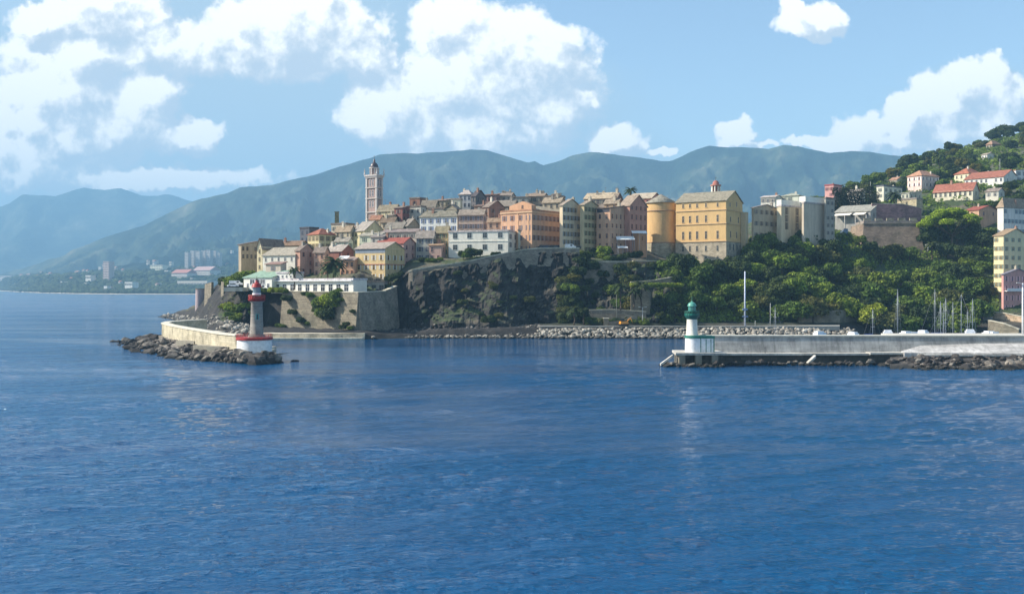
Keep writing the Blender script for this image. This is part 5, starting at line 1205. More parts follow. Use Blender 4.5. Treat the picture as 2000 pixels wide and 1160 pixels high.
# ------------------------------------------------------------------ boats
def hull_mesh(L_, B_, H_):
    n = 10; vs = []
    for i in range(n+1):
        t_ = i/n; x = -L_/2 + L_*t_; w_ = B_/2*math.sin(math.pi*min(1, 0.32+0.68*t_)**1.0)**0.7 if t_ < 1 else 0.02
        w_ = max(w_, 0.02); sh = H_*(1+0.25*t_*t_)
        vs += [(x,-w_,sh),(x,-w_*0.75,0.1),(x,0,-0.35*H_),(x,w_*0.75,0.1),(x,w_,sh)]
    m = MB(); m.add(vs, [(5*i+j, 5*(i+1)+j, 5*(i+1)+j+1, 5*i+j+1) for i in range(n) for j in range(4)] + [(5*i+4,5*(i+1)+4,5*(i+1),5*i) for i in range(n)] + [(0,1,2,3,4)])
    return m
alu = paint((150,156,162), 0.3, key='mast_alu'); hullw = paint((236,238,240), 0.3, key='hull_white'); bluec = paint((30,60,130), 0.7, key='sail_cover')
def sailboat(px, Y, top, label, rz, L_=10):
    H_ = PZ(top, Y); t = thing('sailboat', label, 'sailboat', (PX(px,Y), Y, 0), rz, 'sailboats moored behind the right mole')
    hull_mesh(L_, L_*0.3, 1.1).obj('hull', hullw, t)
    m = MB(); m.prism([(-L_*.2,-.9),(L_*.15,-.6),(L_*.15,.6),(-L_*.2,.9)], 1.1, 1.75, 0, [(-L_*.18,-.75),(L_*.08,-.45),(L_*.08,.45),(-L_*.18,.75)]); m.obj('cabin', hullw, t)
    m = MB(); m.tube((0.4,0,1.1),(0.4,0,H_),0.11,0.07,8); m.obj('mast', alu, t)
    m = MB()
    for q in (0.45, 0.72): m.tube((0.4,-0.9,H_*q),(0.4,0.9,H_*q),0.04,0.04,5)
    m.obj('spreader', alu, t)
    m = MB(); m.tube((0.3,0,2.3),(-L_*.42,0,2.25),0.08,0.08,6); m.obj('boom', alu, t)
    m = MB(); m.tube((0.2,0,2.5),(-L_*.38,0,2.4),0.2,0.12,8); m.obj('furled_sail', bluec, t)
    m = MB()
    for e in ((L_/2-0.1,0,1.3),(-L_/2+0.1,0,1.2),(0.2,-1.3,1.15),(0.2,1.3,1.15)): m.tube((0.4,0,H_-0.1),e,0.022,0.022,4)
    m.obj('rigging', alu, t)
for px, Y, top, rz, lb in ((1703,330,604,0.5,'sailboat with the short mast standing alone left of the harbour masts'),(1753,322,565,1.1,'sailboat with a tall white mast right of the lone short mast'),
   (1512,322,600,0.4,'small sailboat with a thin mast right of the tall white pole'),
   (1824,335,565,0.3,'sailboat with the tallest mast at the left of the harbour mast cluster'),(1836.5,325,588,1.0,'sailboat with a light mast just right of the cluster\'s tallest mast'),
   (1841,338,592,-0.4,'sailboat with the middle one of three close masts'),(1846,320,582,0.7,'sailboat with the right one of three close masts'),
   (1859,332,590,0.2,'sailboat with a slim mast left of the thick harbour mast'),(1875,326,575,-0.6,'sailboat with the thickest mast in the harbour cluster'),
   (1888,336,606,0.5,'sailboat with the shortest mast in the harbour cluster'),(1899,330,583,0.9,'sailboat with the rightmost mast in front of the grey terrace wall')):
    sailboat(px, Y, top, lb, rz, 9.5 if top > 585 else 12)
def motorboat(px, Y, hh, label, rz):
    t = thing('motorboat', label, 'motorboat', (PX(px,Y), Y, 0), rz, 'motorboats moored behind the right mole')
    hull_mesh(11, 3.6, 1.7).obj('hull', hullw, t)
    m = MB(); m.prism([(-3,-1.4),(2.0,-1.2),(2.0,1.2),(-3,1.4)], 1.7, hh-1.2, 0, [(-3,-1.3),(1.0,-1.0),(1.0,1.0),(-3,1.3)]); m.obj('cabin', hullw, t)
    m = MB(); m.prism([(-2.6,-1.42),(1.5,-1.18),(1.5,1.18),(-2.6,1.42)], hh-2.1, hh-1.5); m.obj('window_band', glassmat(), t)
    m = MB(); m.box(-2.8,0.2,-1.25,1.25,hh-1.197,hh-0.5); m.box(-2.6,-0.4,-1.0,1.0,hh-0.5,hh); m.obj('flybridge', hullw, t)
for k, (px, Y, hh) in enumerate(((1608,300,4.8),(1670,305,4.4),(1733,300,5.2),(1764,296,5.0),(1790,300,4.6),(1806,304,5.0),(1893,300,5.4),(1925,302,4.8),(1948,300,4.6))):
    where = ('left of the lone mast','below the lone mast','between lone and tall masts','right of the tall white mast','second right of the tall mast','left of the mast cluster','under the mast cluster\'s right end','right of the mast cluster','nearest the pale ramp wall')[k]
    motorboat(px, Y, hh, 'white motorboat cabin over the mole wall '+where, 0.3+0.5*(k%4))
# ------------------------------------------------------------------ poles and lamps
def pole(px, Y, ztop, r0, label, name='street_lamp', cat='street lamp', z=None, head=True, col=(200,200,196), top=None):
    z0 = terr(px, Y)-0.4 if z is None else z
    t = thing(name, label, cat, (PX(px,Y), Y, z0)); H = ztop - z0
    m = MB(); m.tube((0,0,0),(0,0,H),r0,r0*0.6,8); m.obj('pole', paint(col, 0.5, key='pole_paint'), t)
    if head:
        m = MB(); m.tube((0,0,H-0.2),(1.2,0,H+0.1),0.06,0.05,6); m.tube((0,0,H-0.2),(-1.2,0,H+0.1),0.06,0.05,6); m.obj('arm', paint(col, 0.5, key='pole_paint'), t)
        for s_ in (-1,1):
            m = MB(); m.box(s_*1.2-0.35, s_*1.2+0.35, -0.15, 0.15, H+0.0, H+0.18); m.obj('lamp_head', paint((220,220,215), 0.4, key='lamp_head'), t)
    return t, H
pole(1255, 362, PZ(600,362), 0.14, 'grey double armed street lamp on the quay left of the green lighthouse')
t, H = pole(1455, 358, PZ(530,358), 0.36, 'tall thick white and blue signal pole on the quay right of the green lighthouse', 'signal_mast', 'mast', head=False, col=(200,206,222))
m = MB(); m.box(-0.9,0.9,-0.3,0.3,6.5,7.1); m.box(-0.8,1.1,-0.25,0.25,4.0,4.4); m.obj('bracket', paint((120,140,180), 0.5), t)
pole(1314.5+190, 359, PZ(592,359), 0.12, 'thin pale lamp post on the quay in front of the wooded slope', head=False)
pole(1475, 360, PZ(626,360), 0.1, 'short pale post on the quay right of the tall signal pole', 'post', 'post', head=False)
pole(1204, 366, PZ(575,366), 0.09, 'slim grey pole beside the garden palms', 'pole', 'pole', head=False, col=(150,150,140))
pole(1616.5, 455, PZ(436,455), 0.16, 'slim pale pole on the steps left of the bastion', 'pole', 'pole', head=False)
pole(1700, 520, PZ(355,520), 0.12, 'thin aerial pole standing among the cypresses', 'pole', 'pole', head=False)
pole(1953, 585, PZ(310,585), 0.12, 'white flagpole over the orange roof of the hillside apartment house', 'flagpole', 'pole', head=False)
t, H = pole(1997.5, 250, PZ(553,250), 0.26, 'white lamp mast rising from the right end of the mole', 'lamp_mast', 'street lamp', z=5.9, head=True, col=(235,235,238))
pole(403, 452, PZ(553,452), 0.12, 'dark hooked lamp post beside the little round watchtower', head=True, col=(80,80,84))
# ------------------------------------------------------------------ cars and huts
def car_parts(c):
    b_ = MB(); b_.extr([(-2.1,0.35),(-2.15,0.75),(-1.9,0.95),(-1.0,1.0),(-0.4,1.42),(1.0,1.45),(1.7,1.0),(2.1,0.9),(2.15,0.4)], -0.85, 0.85, 'y')
    b_.v = [(v[1] if False else v[0], v[1], v[2]) for v in b_.v]
    return b_
def car(px, Y, rz, c, label, van=False, z=None, group='cars parked on the rampart road'):
    z0 = terr(px, Y) + 0.1 if z is None else z
    t = thing('parked_van' if van else 'parked_car', label, 'van' if van else 'car', (PX(px,Y), Y, z0), rz, group)
    b_ = MB()
    sec = [(-2.1,0.3),(-2.15,0.8),(-1.75,0.98),(-1.0,1.02),(0.9,1.02),(2.05,0.9),(2.15,0.35)] if not van else [(-2.6,0.35),(-2.6,2.0),(1.2,2.05),(2.0,1.25),(2.6,1.1),(2.65,0.4)]
    b_.extr([(a,z_) for a,z_ in sec], -0.85, 0.85, 'y'); b_.v = [(v[0],v[1],v[2]) for v in b_.v]
    pm_ = paint(c, 0.25, key='car_paint')
    # section runs along x (first coord), extruded across y
    b_.obj('body', pm_, t)
    g_ = MB()
    if not van:
        g_.add([(-1.5,-.78,1.0),(1.3,-.78,1.0),(1.3,.78,1.0),(-1.5,.78,1.0),(-1.1,-.66,1.42),(0.6,-.66,1.42),(0.6,.66,1.42),(-1.1,.66,1.42)], [(0,1,5,4),(1,2,6,5),(2,3,7,6),(3,0,4,7)]); g_.obj('windows', glassmat(), t)
        g_ = MB(); g_.box(-1.12,0.62,-.68,.68,1.423,1.48); g_.obj('roof', pm_, t)
    else:
        g_.add([(1.22,-.86,2.0),(2.02,-.86,1.28),(2.02,.86,1.28),(1.22,.86,2.0),(1.27,-.86,2.06),(2.07,-.86,1.33),(2.07,.86,1.33),(1.27,.86,2.06)], [(4,5,6,7),(0,4,7,3),(1,2,6,5),(0,1,5,4),(3,7,6,2)]); g_.obj('windscreen', glassmat(), t)
        g_ = MB(); g_.box(0.3,1.1,-.875,-.853,1.2,1.8); g_.obj('side_window', glassmat(), t)
    for x in (-1.35, 1.35):
        for y in (-0.78, 0.78):
            w_ = MB(); w_.tube((x,y-0.11,0.32),(x,y+0.11,0.32),0.33,0.33,12); wo = w_.obj('wheel', paint((22,22,22), 0.7, key='tyre'), t)
            w_ = MB(); w_.tube((x,y-0.115,0.32),(x,y+0.115,0.32),0.18,0.18,10); w_.obj('rim', alu, wo)
cars = [(1040,(25,25,30),'black'),(1050,(60,20,20),'dark red'),(1060,(30,32,40),'charcoal'),(1070,(30,45,80),'navy blue'),(1080,(20,20,22),'glossy black'),(1090,(90,92,96),'grey'),(1101,(40,40,44),'dark grey'),(1131,(30,30,34),'dark'),(1142,(60,66,72),'steel grey')]
for k, (px, c, nm) in enumerate(cars):
    car(px, 403.5, 0.1+0.05*(k%3), c, nm+' car parked on the rampart road '+['under the orange palace','second from the orange palace side','third from the orange palace side','in the middle of the row','left of the grey car','below the pale house edge','left of the white van','right of the white van','at the garden end of the row'][k])
car(1112, 402, 0.1, (240,240,240), 'white van parked among dark cars on the rampart road', van=True)
car(461, 392, 0.2, (240,240,240), 'white van parked on the green headland left of the glazed pavilion', van=True, z=PZ(558,392), group=None)
car(455, 385, 0.4, (225,228,232), 'white car parked in front of the white van on the headland', z=PZ(561,385), group=None)
m = MB(); m.box(PX(440,380),PX(476,380),378,400,PZ(561,385)-1.6,PZ(561,385)-0.05); struct(m.obj('car_park', concrete((190,182,165))), 'pale parking terrace on the headland')
t = thing('digger', 'small orange digger parked behind the riprap', 'digger', (PX(1218,357.5), 357.5, 4.1), 0.2)
m = MB(); m.prism([(-1.5,-1.1),(1.5,-1.1),(1.5,1.1),(-1.5,1.1)], 0.8, 1.7, 0, [(-1.3,-1),(1.4,-1),(1.4,1),(-1.3,1)]); m.obj('body', paint((230,150,50), 0.4, key='digger_paint'), t)
m = MB(); m.box(-1.2,0.1,-0.7,0.7,1.705,2.7); m.obj('cab', glassmat(), t)
m = MB(); m.tube((1.2,0,1.6),(2.6,0,2.9),0.18,0.14); m.tube((2.6,0,2.9),(3.4,0,1.2),0.14,0.1); m.obj('arm', paint((230,150,50), 0.4, key='digger_paint'), t)
for y in (-0.9, 0.9):
    m = MB(); m.extr([(-1.6,0.1),(-1.8,0.45),(-1.5,0.78),(1.5,0.78),(1.8,0.45),(1.6,0.1)], y-0.25, y+0.25, 'y'); m.obj('track', paint((30,30,30), 0.8, key='tyre'), t)
t = thing('harbour_hut', 'small pale stone gate hut on the quay below the garden', 'hut', (PX(1184,360), 360, 4.1), 0)
m = MB(); m.box(-0.9,0.9,0,2,0,2.6); m.obj('wall', SM, t); m = MB(); m.box(-1.1,1.1,-0.2,2.2,2.603,2.85); m.obj('roof', CP, t)
wall('sloping_wall', 'grey sloping harbour wall running behind the orange digger', 'wall', [pp(1188,361,3,5.6,0.1), pp(1215,362,3,5.8,0.1), pp(1245,364,3,8.2,0.1)], 0.5, SM2)
# awnings on the garden terrace
for k, (pa, pb, py, Y, h_, lb) in enumerate(((1204,1239,468,402,0.9,'long white awning over the terrace left of the round tower'),(1206,1226,484,400,0.5,'narrow pale awning on the lower garden terrace'),(1234,1263,455,404,0.6,'thin white canopy against the round tower'))):
    xa, xb = PX(pa,Y), PX(pb,Y); z_ = PZ(py,Y); zg = terr((pa+pb)/2, Y)
    t = thing('canopy', lb, 'awning', (xa, Y, zg)); m = MB(); m.extr([(-1.2,z_-zg),(2.0,z_-zg+h_*1.6),(2.0,z_-zg+h_*1.6-0.12),(-1.2,z_-zg-0.12)], 0, xb-xa, 'x'); m.obj('cover', paint((245,243,236), 0.7, key='canvas_white'), t)
    for q in (0.15, (xb-xa)*0.5, xb-xa-0.15):
        m = MB(); m.tube((q,-1.0,-1.5),(q,-1.0,z_-zg-0.05),0.06,0.06,6); m.obj('post', alu, t)
# blue grey rock face with steps left of the bastion
t = thing('stairway', 'blue grey zigzag stairway block left of the bastion', 'stairway', (PX(1616,448), 448, PZ(475,448)), -0.7)
m = MB()
for q in range(12): m.box(q*0.75, q*0.75+0.75, -1.2-q*0.05, 1.4, -6, 0.2+q*0.55)
m.obj('steps', masonry((120,138,160),(96,110,130), 'blue_stone', 0.8), t)
t = thing('shelter', 'small cream flat shelter in the dark trees right of the bastion', 'shelter', (PX(1812,448), 448, PZ(492,448)), 0.1)
m = MB(); m.box(0,5.2,0,2.5,1.8,3.6); m.obj('roof', paint((244,240,226), 0.7, key='canvas_white'), t)
for q in (0.2, 5.0):
    m = MB(); m.tube((q,0.2,-3),(q,0.2,1.8),0.1,0.1); m.obj('post', alu, t)
# ------------------------------------------------------------------ vegetation
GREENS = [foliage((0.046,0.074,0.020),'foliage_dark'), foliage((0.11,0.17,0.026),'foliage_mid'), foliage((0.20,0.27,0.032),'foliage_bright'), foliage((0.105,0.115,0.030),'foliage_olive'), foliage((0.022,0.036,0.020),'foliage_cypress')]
BARK = paint((92,76,60), 0.9, key='bark', var=0.3)
def leafmesh(name, lobes, n, size, seed, mat, flat=0.5):
    rr = random.Random(seed); m = MB(); tot = sum(l[3]*l[4]*l[3] for l in lobes)
    for (cx, cy, cz, rx, rz) in lobes:
        k = int(n*rx*rz*rx/tot)
        for _ in range(k):
            d = Vector((rr.gauss(0,1), rr.gauss(0,1), rr.gauss(0,1))).normalized()
            if d.z < -0.55: d.z *= -0.4; d.normalize()
            q = rr.uniform(0.72, 1.08) * (1 + 0.22*noise.noise(d*2.3 + Vector((seed, cx*3, cz*2))))
            p = Vector((cx+d.x*rx*q, cy+d.y*rx*q, cz+d.z*rz*q))
            nn_ = (d*0.8 + Vector((rr.gauss(0,1), rr.gauss(0,1), rr.gauss(0,1)+0.4))*0.55).normalized()
            u = nn_.cross(Vector((rr.gauss(0,1), rr.gauss(0,1), rr.gauss(0,1)))).normalized(); v = nn_.cross(u)
            s_ = size*rr.uniform(0.6, 1.3)
            m.add([p-u*s_, p-v*s_*0.7, p+u*s_, p+v*s_*0.7], [(0,1,2,3)])
    return m.mesh(name, mat)
def trunkmesh(seed, h, r, spread, name='trunk'):
    rr = random.Random(seed); m = MB(); p = Vector((0,0,-1.0)); q = Vector((rr.uniform(-.1,.1)*h, rr.uniform(-.1,.1)*h, h*0.55)); m.tube(p, q, r, r*0.7)
    for k in range(5):
        a = rr.uniform(0, 6.28); e = q + Vector((math.cos(a)*spread, math.sin(a)*spread, h*rr.uniform(0.3,0.6))); m.tube(q - Vector((0,0,0.05*k)), e, r*0.5, r*0.2, 6)
    return m.mesh(name, BARK)
CR = {}
def lobes_round(seed):
    rr = random.Random(seed); out = [(0,0,0.0,0.72,0.62)]
    for _ in range(9):
        a = rr.uniform(0,6.28); e = rr.uniform(-0.25,0.75); c = math.cos(e); rad = rr.uniform(0.3,0.46)
        out.append((math.cos(a)*c*0.62, math.sin(a)*c*0.62, math.sin(e)*0.62, rad, rad*rr.uniform(0.75,1)))
    return out
for v_ in range(5):
    for g_ in range(4): 
        if g_ == 0: CR[(v_,0)] = leafmesh('crown', lobes_round(v_+1), 3000, 0.085, v_+10, GREENS[0])
        else:
            me = CR[(v_,0)].copy(); me.name = 'crown'; me.materials[0] = GREENS[g_]; CR[(v_,g_)] = me
TR = [trunkmesh(k, 4.0, 0.3, 1.4) for k in range(3)]
tr = random.Random(99)
def tree(px, Y, r, g_, label, group=None, h=None, z=None, name='tree', cat='tree', sz=1.0):
    x = PX(px, Y); z0 = terr(px, Y) if z is None else z
    t = thing(name, label, cat, (x, Y, z0), tr.uniform(0,6.28), group)
    hh = h if h is not None else r*0.75
    link('trunk', tr.choice(TR), t, (0,0,0), 0, (r/5, r/5, max(0.15, (hh+0.2*r)/4.0)))
    c = link('crown', CR[(tr.randrange(5), g_)], t, (0,0,hh), tr.uniform(0,6.28), (r, r, r*sz))
    return t
def bush(px, Y, r, g_, label, group=None, z=None, sz=0.8):
    z0 = (terr(px, Y) if z is None else z)
    o = link('bush', CR[(tr.randrange(5), g_)], None, (PX(px,Y), Y, z0+0.35*r*sz), tr.uniform(0,6.28), (r, r, r*sz)); tag(o, label, 'bush', group); return o
def inhouse(x, y, pad=1.5):
    for (cx, cy, ca, sa, w_, d_, zm) in CARVE:
        dx = x-cx; dy = y-cy; lx = dx*ca-dy*sa; ly = dx*sa+dy*ca
        if -w_-pad < lx < pad and -pad < ly < d_+pad: return True
    return False
# wooded slope below palace and bastion
rows = [(378,'lowest row'),(388,'second row'),(400,'third row'),(413,'fourth row'),(426,'fifth row'),(440,'top row')]
for ri, (Yr, rl) in enumerate(rows):
    px = 1330 if ri < 4 else 1475
    while px < 1935:
        Y = Yr + tr.uniform(-5, 5); r = tr.uniform(3.8, 6.8); g_ = tr.choices((0,1,2,3), (3,7,3.4,2))[0]
        lim = {0:1925,1:1925,2:1915,3:1905,4:1690,5:1650}[ri]
        if px > lim: break
        if ri >= 3 and px < 1440 or ri == 2 and px < 1350: px += 10; continue
        if ri == 2 and px < 1440: r = min(r, 3.6)
        if ri >= 4 and 1640 < px: r *= 0.8
        if not inhouse(PX(px,Y), Y, 1.0):
            seg = 'below the yellow palace' if px < 1440 else 'below the palace wing' if px < 1560 else 'below the concrete grey block' if px < 1660 else 'below the bastion' if px < 1800 else 'below the umbrella pine'
            kind = ('dark green','mid green','bright green','olive green')[g_]
            tree(px, Y, r, g_, f'{kind} tree in the wood {seg}, {rl}', 'trees of the wooded slope', h=r*tr.uniform(.5,.9))
        px += r*4.6*tr.uniform(0.85, 1.3)
for px, Y, r, g_ in ((1395,398,5.0,0),(1425,398,4.6,0),(1374,396,3.6,1),(1452,404,4.6,0)):
    tree(px, Y, r, g_, 'large dark tree crown against the stone base of the yellow palace', 'large trees at the palace foot', h=r*0.9)
for px, Y, r, g_ in ((1497,428,5.6,1),(1560,434,4.8,1),(1575,426,5.5,2),(1532,424,5,0),(1620,432,5.5,0),(1480,436,4.0,0),(1648,444,5,1)):
    tree(px, Y, r, g_, 'tall bushy tree rising in front of the palace wing and grey block', 'tall trees before the palace wing', h=r*1.2)
for px, Y, r, g_ in ((1748,441,4.6,3),(1722,438,4,3),(1775,440,4.2,1),(1700,446,3.4,0),(1680,452,3,1)):
    tree(px, Y, r, g_, 'olive tree growing against the foot of the sloping bastion', 'trees at the bastion foot', h=r*0.9)
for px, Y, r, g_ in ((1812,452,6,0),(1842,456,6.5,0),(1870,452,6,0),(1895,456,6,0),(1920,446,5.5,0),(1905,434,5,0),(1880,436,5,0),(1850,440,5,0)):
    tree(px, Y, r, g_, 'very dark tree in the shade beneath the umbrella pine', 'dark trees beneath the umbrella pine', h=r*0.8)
for px, Y, r, g_ in ((1868,410,4.5,1),(1884,416,4.2,0),(1900,420,4.4,1),(1912,412,3.8,3),(1855,420,4.6,1),(1872,424,4.4,0),(1890,428,4.2,1),(1906,430,4,0),(1840,428,4.4,1),(1920,424,3.6,1)):
    tree(px, Y, r, g_, 'green tree on the slope between the dark pine shade and the yellow apartment house', 'slope trees left of the yellow apartment house', h=r*.7)
for px, Y, r in ((1925,410,3.2),(1936,402,2.8),(1915,398,3)): tree(px, Y, r, 3, 'purplish olive bush tree beside the tall yellow apartment house', 'small trees beside the yellow apartment house', h=r*.6)
# umbrella pine
t = thing('umbrella_pine', 'broad bright green umbrella pine with a flat spreading crown', 'pine', (PX(1858,448), 448, terr(1858,448)))
H = PZ(440,448) - t.location.z
m = MB(); m.tube((0,0,-1),(0.5,0.3,H*0.55),0.6,0.45); 
for k in range(9):
    a = k*0.7; m.tube((0.5,0.3,H*0.5+k*0.15),(math.cos(a)*9,math.sin(a)*5,H+1.0),0.25,0.08,6)
m.obj('trunk', BARK, t)
rr = random.Random(4); lob = []
for k in range(34):
    a = rr.uniform(0,6.28); q = rr.random()**0.6; x = math.cos(a)*q*13.2; y = math.sin(a)*q*8.5
    lob.append((x-1.5, y, H+6.0*(1-q*q)+rr.uniform(-.5,.5) + x*0.10, rr.uniform(2.2,3.4), rr.uniform(1.1,1.7)))
link('crown', leafmesh('crown', lob, 26000, 0.32, 5, foliage((0.20,0.32,0.03),'foliage_pine')), t)
# upper hillside
def upper():
    n = 0; tries = 0
    while n < 180 and tries < 3000:
        tries += 1
        px = tr.uniform(1560, 2090)
        k = knots(px); Y = tr.uniform(k[5][0]-20, k[7][0]+6)
        if px < 1700 and Y < 560: continue
        if inhouse(PX(px,Y), Y, 3.5): continue
        # keep sight lines to the houses open
        bad = False
        for (a0, a1, ymax) in ((1766,1838,556),(1818,1915,538),(1860,2010,586),(1940,2010,437),(1915,1955,742),(1608,1645,556),(1708,1800,543)):
            if a0-6 < px < a1+6 and ymax-75 < Y < ymax: bad = True
        if bad: continue
        r = tr.uniform(2.6, 5.2); g_ = tr.choices((0,1,2,3), (5,4,1,3))[0]
        side = 'left shoulder' if px < 1740 else 'middle' if px < 1880 else 'right end'
        lvl = 'skyline' if Y > k[6][0]-25 else 'upper slope' if Y > 600 else 'lower slope'
        kind = ('dark green','mid green','light green','olive')[g_]
        tree(px, Y, r, g_, f'{kind} tree on the {lvl} of the villa hillside, {side}', 'trees of the villa hillside', h=r*tr.uniform(.5,1)); n += 1
upper()
for px, Y, r in ((1955,850,7),(1965,845,6),(1945,842,5.5),(1935,830,5),(1980,850,5),(1993,855,5.5)):
    tree(px, Y, r, 0, 'big dark tree on the very top of the villa hillside behind the ruined house', 'big trees on the hilltop', h=r*1.0)
for px, Y, r in ((1766,720,6),(1776,715,6.5),(1762,700,5)): tree(px, Y, r, 0, 'big dark tree on the skyline left of the tall skyline palm', 'big dark skyline trees', h=r)
for px, Y, r in ((1905,486,3.6),(1925,492,4.2),(1940,490,4),(1890,480,3.2),(1870,482,3),(1965,495,4.2),(1985,500,4.2),(1958,515,4.2),(1972,520,4.2)):
    tree(px, Y, r, tr.choice((0,1)), 'green garden tree between the long red roofed house and the umbrella pine', 'garden trees above the pine', h=r*.8)
# cypresses
def cone_lobes(seed):
    rr = random.Random(seed); return [(rr.uniform(-.08,.08), rr.uniform(-.08,.08), z_, 0.34*(1-0.75*(z_/3.6))+0.05, 0.5) for z_ in (0.3,0.7,1.1,1.5,1.9,2.3,2.7,3.1,3.4)]
CY = [leafmesh('crown', cone_lobes(k), 1500, 0.06, k+40, GREENS[4]) for k in range(3)]
CT = MB(); CT.tube((0,0,-1.5),(0,0,3),0.07,0.03); CTm = CT.mesh('trunk', BARK)
def cypress(px, Y, top, label, group, wd=1.0):
    z0 = terr(px, Y); H = PZ(top, Y) - z0
    t = thing('cypress', label, 'cypress', (PX(px,Y), Y, z0), tr.uniform(0,6), group); s_ = H/3.9
    link('trunk', CTm, t, sc=s_); link('crown', tr.choice(CY), t, sc=(s_*wd*1.6, s_*wd*1.6, s_))
for k, (px, tp_) in enumerate(((1634,362),(1641,368),(1648,360),(1655,366),(1662,372),(1670,365),(1677,370),(1684,368),(1698,360),(1706,366),(1712,374))):
    cypress(px, 500+4*(k%3), tp_, 'dark cypress in the dense row above the terrace restaurant' if k < 8 else 'dark cypress just right of the cypress row gap', 'cypresses above the restaurant' if k < 8 else 'cypresses right of the gap', 1.3)
for k, (px, Y, tp_) in enumerate(((1850,590,352),(1858,592,340))): cypress(px, Y, tp_, 'dark cypress behind the pink villa', 'cypresses behind the pink villa')
# palms
def palm_crown(seed, n=26, L_=3.2):
    rr = random.Random(seed); m = MB()
    for k in range(n):
        a = 2*math.pi*k/n + rr.uniform(-.15,.15); e = rr.uniform(-0.2, 1.2); pts = []
        for j in range(7):
            t_ = j/6; rad = L_*t_*math.cos(e*(1-t_*0.3)); z_ = L_*(t_*math.sin(e) - 0.75*t_*t_*(0.6+0.4*math.cos(e)))
            pts.append(Vector((math.cos(a)*rad, math.sin(a)*rad, z_)))
        sd_ = Vector((-math.sin(a), math.cos(a), 0))
        for j in range(6):
            for s_ in (-1, 1):
                p, q = pts[j], pts[j+1]; wv = 0.42*math.sin(math.pi*min(1,(j+0.7)/6.5))+0.08
                m.add([p, q, q + sd_*s_*wv + Vector((0,0,-0.28*wv)) , p + sd_*s_*wv*0.9 + Vector((0,0,-0.25*wv))], [(0,1,2,3)])
    return m.mesh('crown', foliage((0.045,0.07,0.022),'foliage_palm') if 'foliage_palm' not in bpy.data.materials else bpy.data.materials['foliage_palm'])
PC = [palm_crown(k) for k in range(2)]
PT = MB()
for k in range(12): PT.tube((0.02*math.sin(k),0,k/12-(0.15 if k == 0 else 0)),(0.02*math.sin(k+1),0,(k+1)/12),0.030,0.024,8)
PTm = PT.mesh('trunk', BARK)
def palm(px, Y, top, hgt, label, r=1.0, group=None, thick=1.0):
    z1 = PZ(top, Y); z0 = z1 - hgt
    t = thing('palm_tree', label, 'palm tree', (PX(px,Y), Y, z0), tr.uniform(0,6), group)
    link('trunk', PTm, t, sc=(10*thick,10*thick,hgt-r*1.2)); link('crown', tr.choice(PC), t, (0,0,hgt-r*1.3), 0, r)
palm(652, 376, 500, 12, 'tall dark bushy palm in front of the peach house', 1.9)
palm(640, 377, 512, 9, 'shorter dark palm left of the tall bushy palm', 1.4)
palm(576, 376, 520, 8, 'slender palm against the large white house', 1.1)
palm(1232, 455, 365, 9, 'palm on the skyline above the citadel roofs', 1.2)
palm(1746, 494, 373, 9.5, 'lone tall palm beside the stone terrace house', 1.5)
palm(1834, 640, 297, 15, 'tall palm on the hillside skyline', 1.7)
palm(1940, 560, 355, 9, 'palm in front of the white hillside apartment house', 1.4)
palm(1122, 362, 598, 7.5, 'thin trunked palm on the quay under the cliff', 1.1)
palm(1140, 365, 600, 7, 'small palm right of the thin trunked quay palm', 1.0)
palm(1212, 364, 552, 9, 'shaggy palm left of the arched terrace ruin', 1.3)
palm(1252, 364, 548, 9.5, 'shaggy palm in front of the arched terrace ruin', 1.3)
palm(1238, 362, 560, 7, 'short shaggy palm under the arched terrace ruin', 1.1)
palm(1820, 440, 470, 8, 'pale green palm left of the cream shelter', 1.3)
# citadel gardens and cliff
def lst(items, label, group, kind='bush', sz=0.85):
    for (px, Y, r, g_, *zz_) in items:
        z_ = zz_[0] if zz_ else None
        if kind == 'bush': bush(px, Y, r, g_, label, group, z=z_, sz=sz)
        else: tree(px, Y, r, g_, label, group, z=z_)
lst([(905,391.5,2.4,0),(918,390.5,3.0,0),(931,391,2.6,0),(912,389.5,2.2,1),(922,392,2.8,0)], 'dark bushy tree in front of the white two storey house', 'bushes in front of the white two storey house', 'tree')
lst([(965,392,1.6,0),(972,392,1.5,0),(1012,397,1.2,0)], 'small dark shrub at the right corner of the white house', 'shrubs at the white house corner')
lst([(838,394,1.8,1),(848,393,1.6,1),(826,396,1.8,0),(860,395,1.4,2)], 'green shrub below the small pink low house', 'shrubs below the small pink house')
lst([(452,398,3.5,2),(462,400,4,1),(474,404,3.6,1),(484,402,4.2,2),(496,400,3.4,2),(508,398,3.8,1),(516,396,3.0,2),(444,404,3,0),(438,412,3.2,0)], 'bright green garden tree on the headland left of the white houses', 'headland garden trees', 'tree')
lst([(444,386,2.6,2),(452,383,3.0,2),(460,382,2.8,2),(470,381,3.2,1),(480,381,2.8,2),(490,381,2.6,2),(448,378,2.4,1),(458,375,2.6,1),(466,378,2.4,2),(437,388,2.4,1)], 'bright green scrub spilling down the headland slope left of the red lighthouse', 'headland slope scrub')
lst([(522,383,2.0,1,16.2),(534,380,2.3,2,16.2),(545,378,2.2,2,16.2),(556,376,2.0,1,16.0),(514,384,2,1,16.4)], 'bright green creeper hanging over the cliff edge right of the red lighthouse', 'creepers on the cliff edge')
lst([(606,366,2.0,1,14.5),(596,368,1.8,0,15),(664,357,1.6,1,13),(690,352.5,1.5,0,9),(588,369,2.2,0,5),(602,368,1.7,1,4),(572,372,2.2,0,8),(616,365,1.6,3,9),(560,374,2.4,0,13)], 'scrub growing out of the bastion masonry', 'scrub on the bastion masonry')
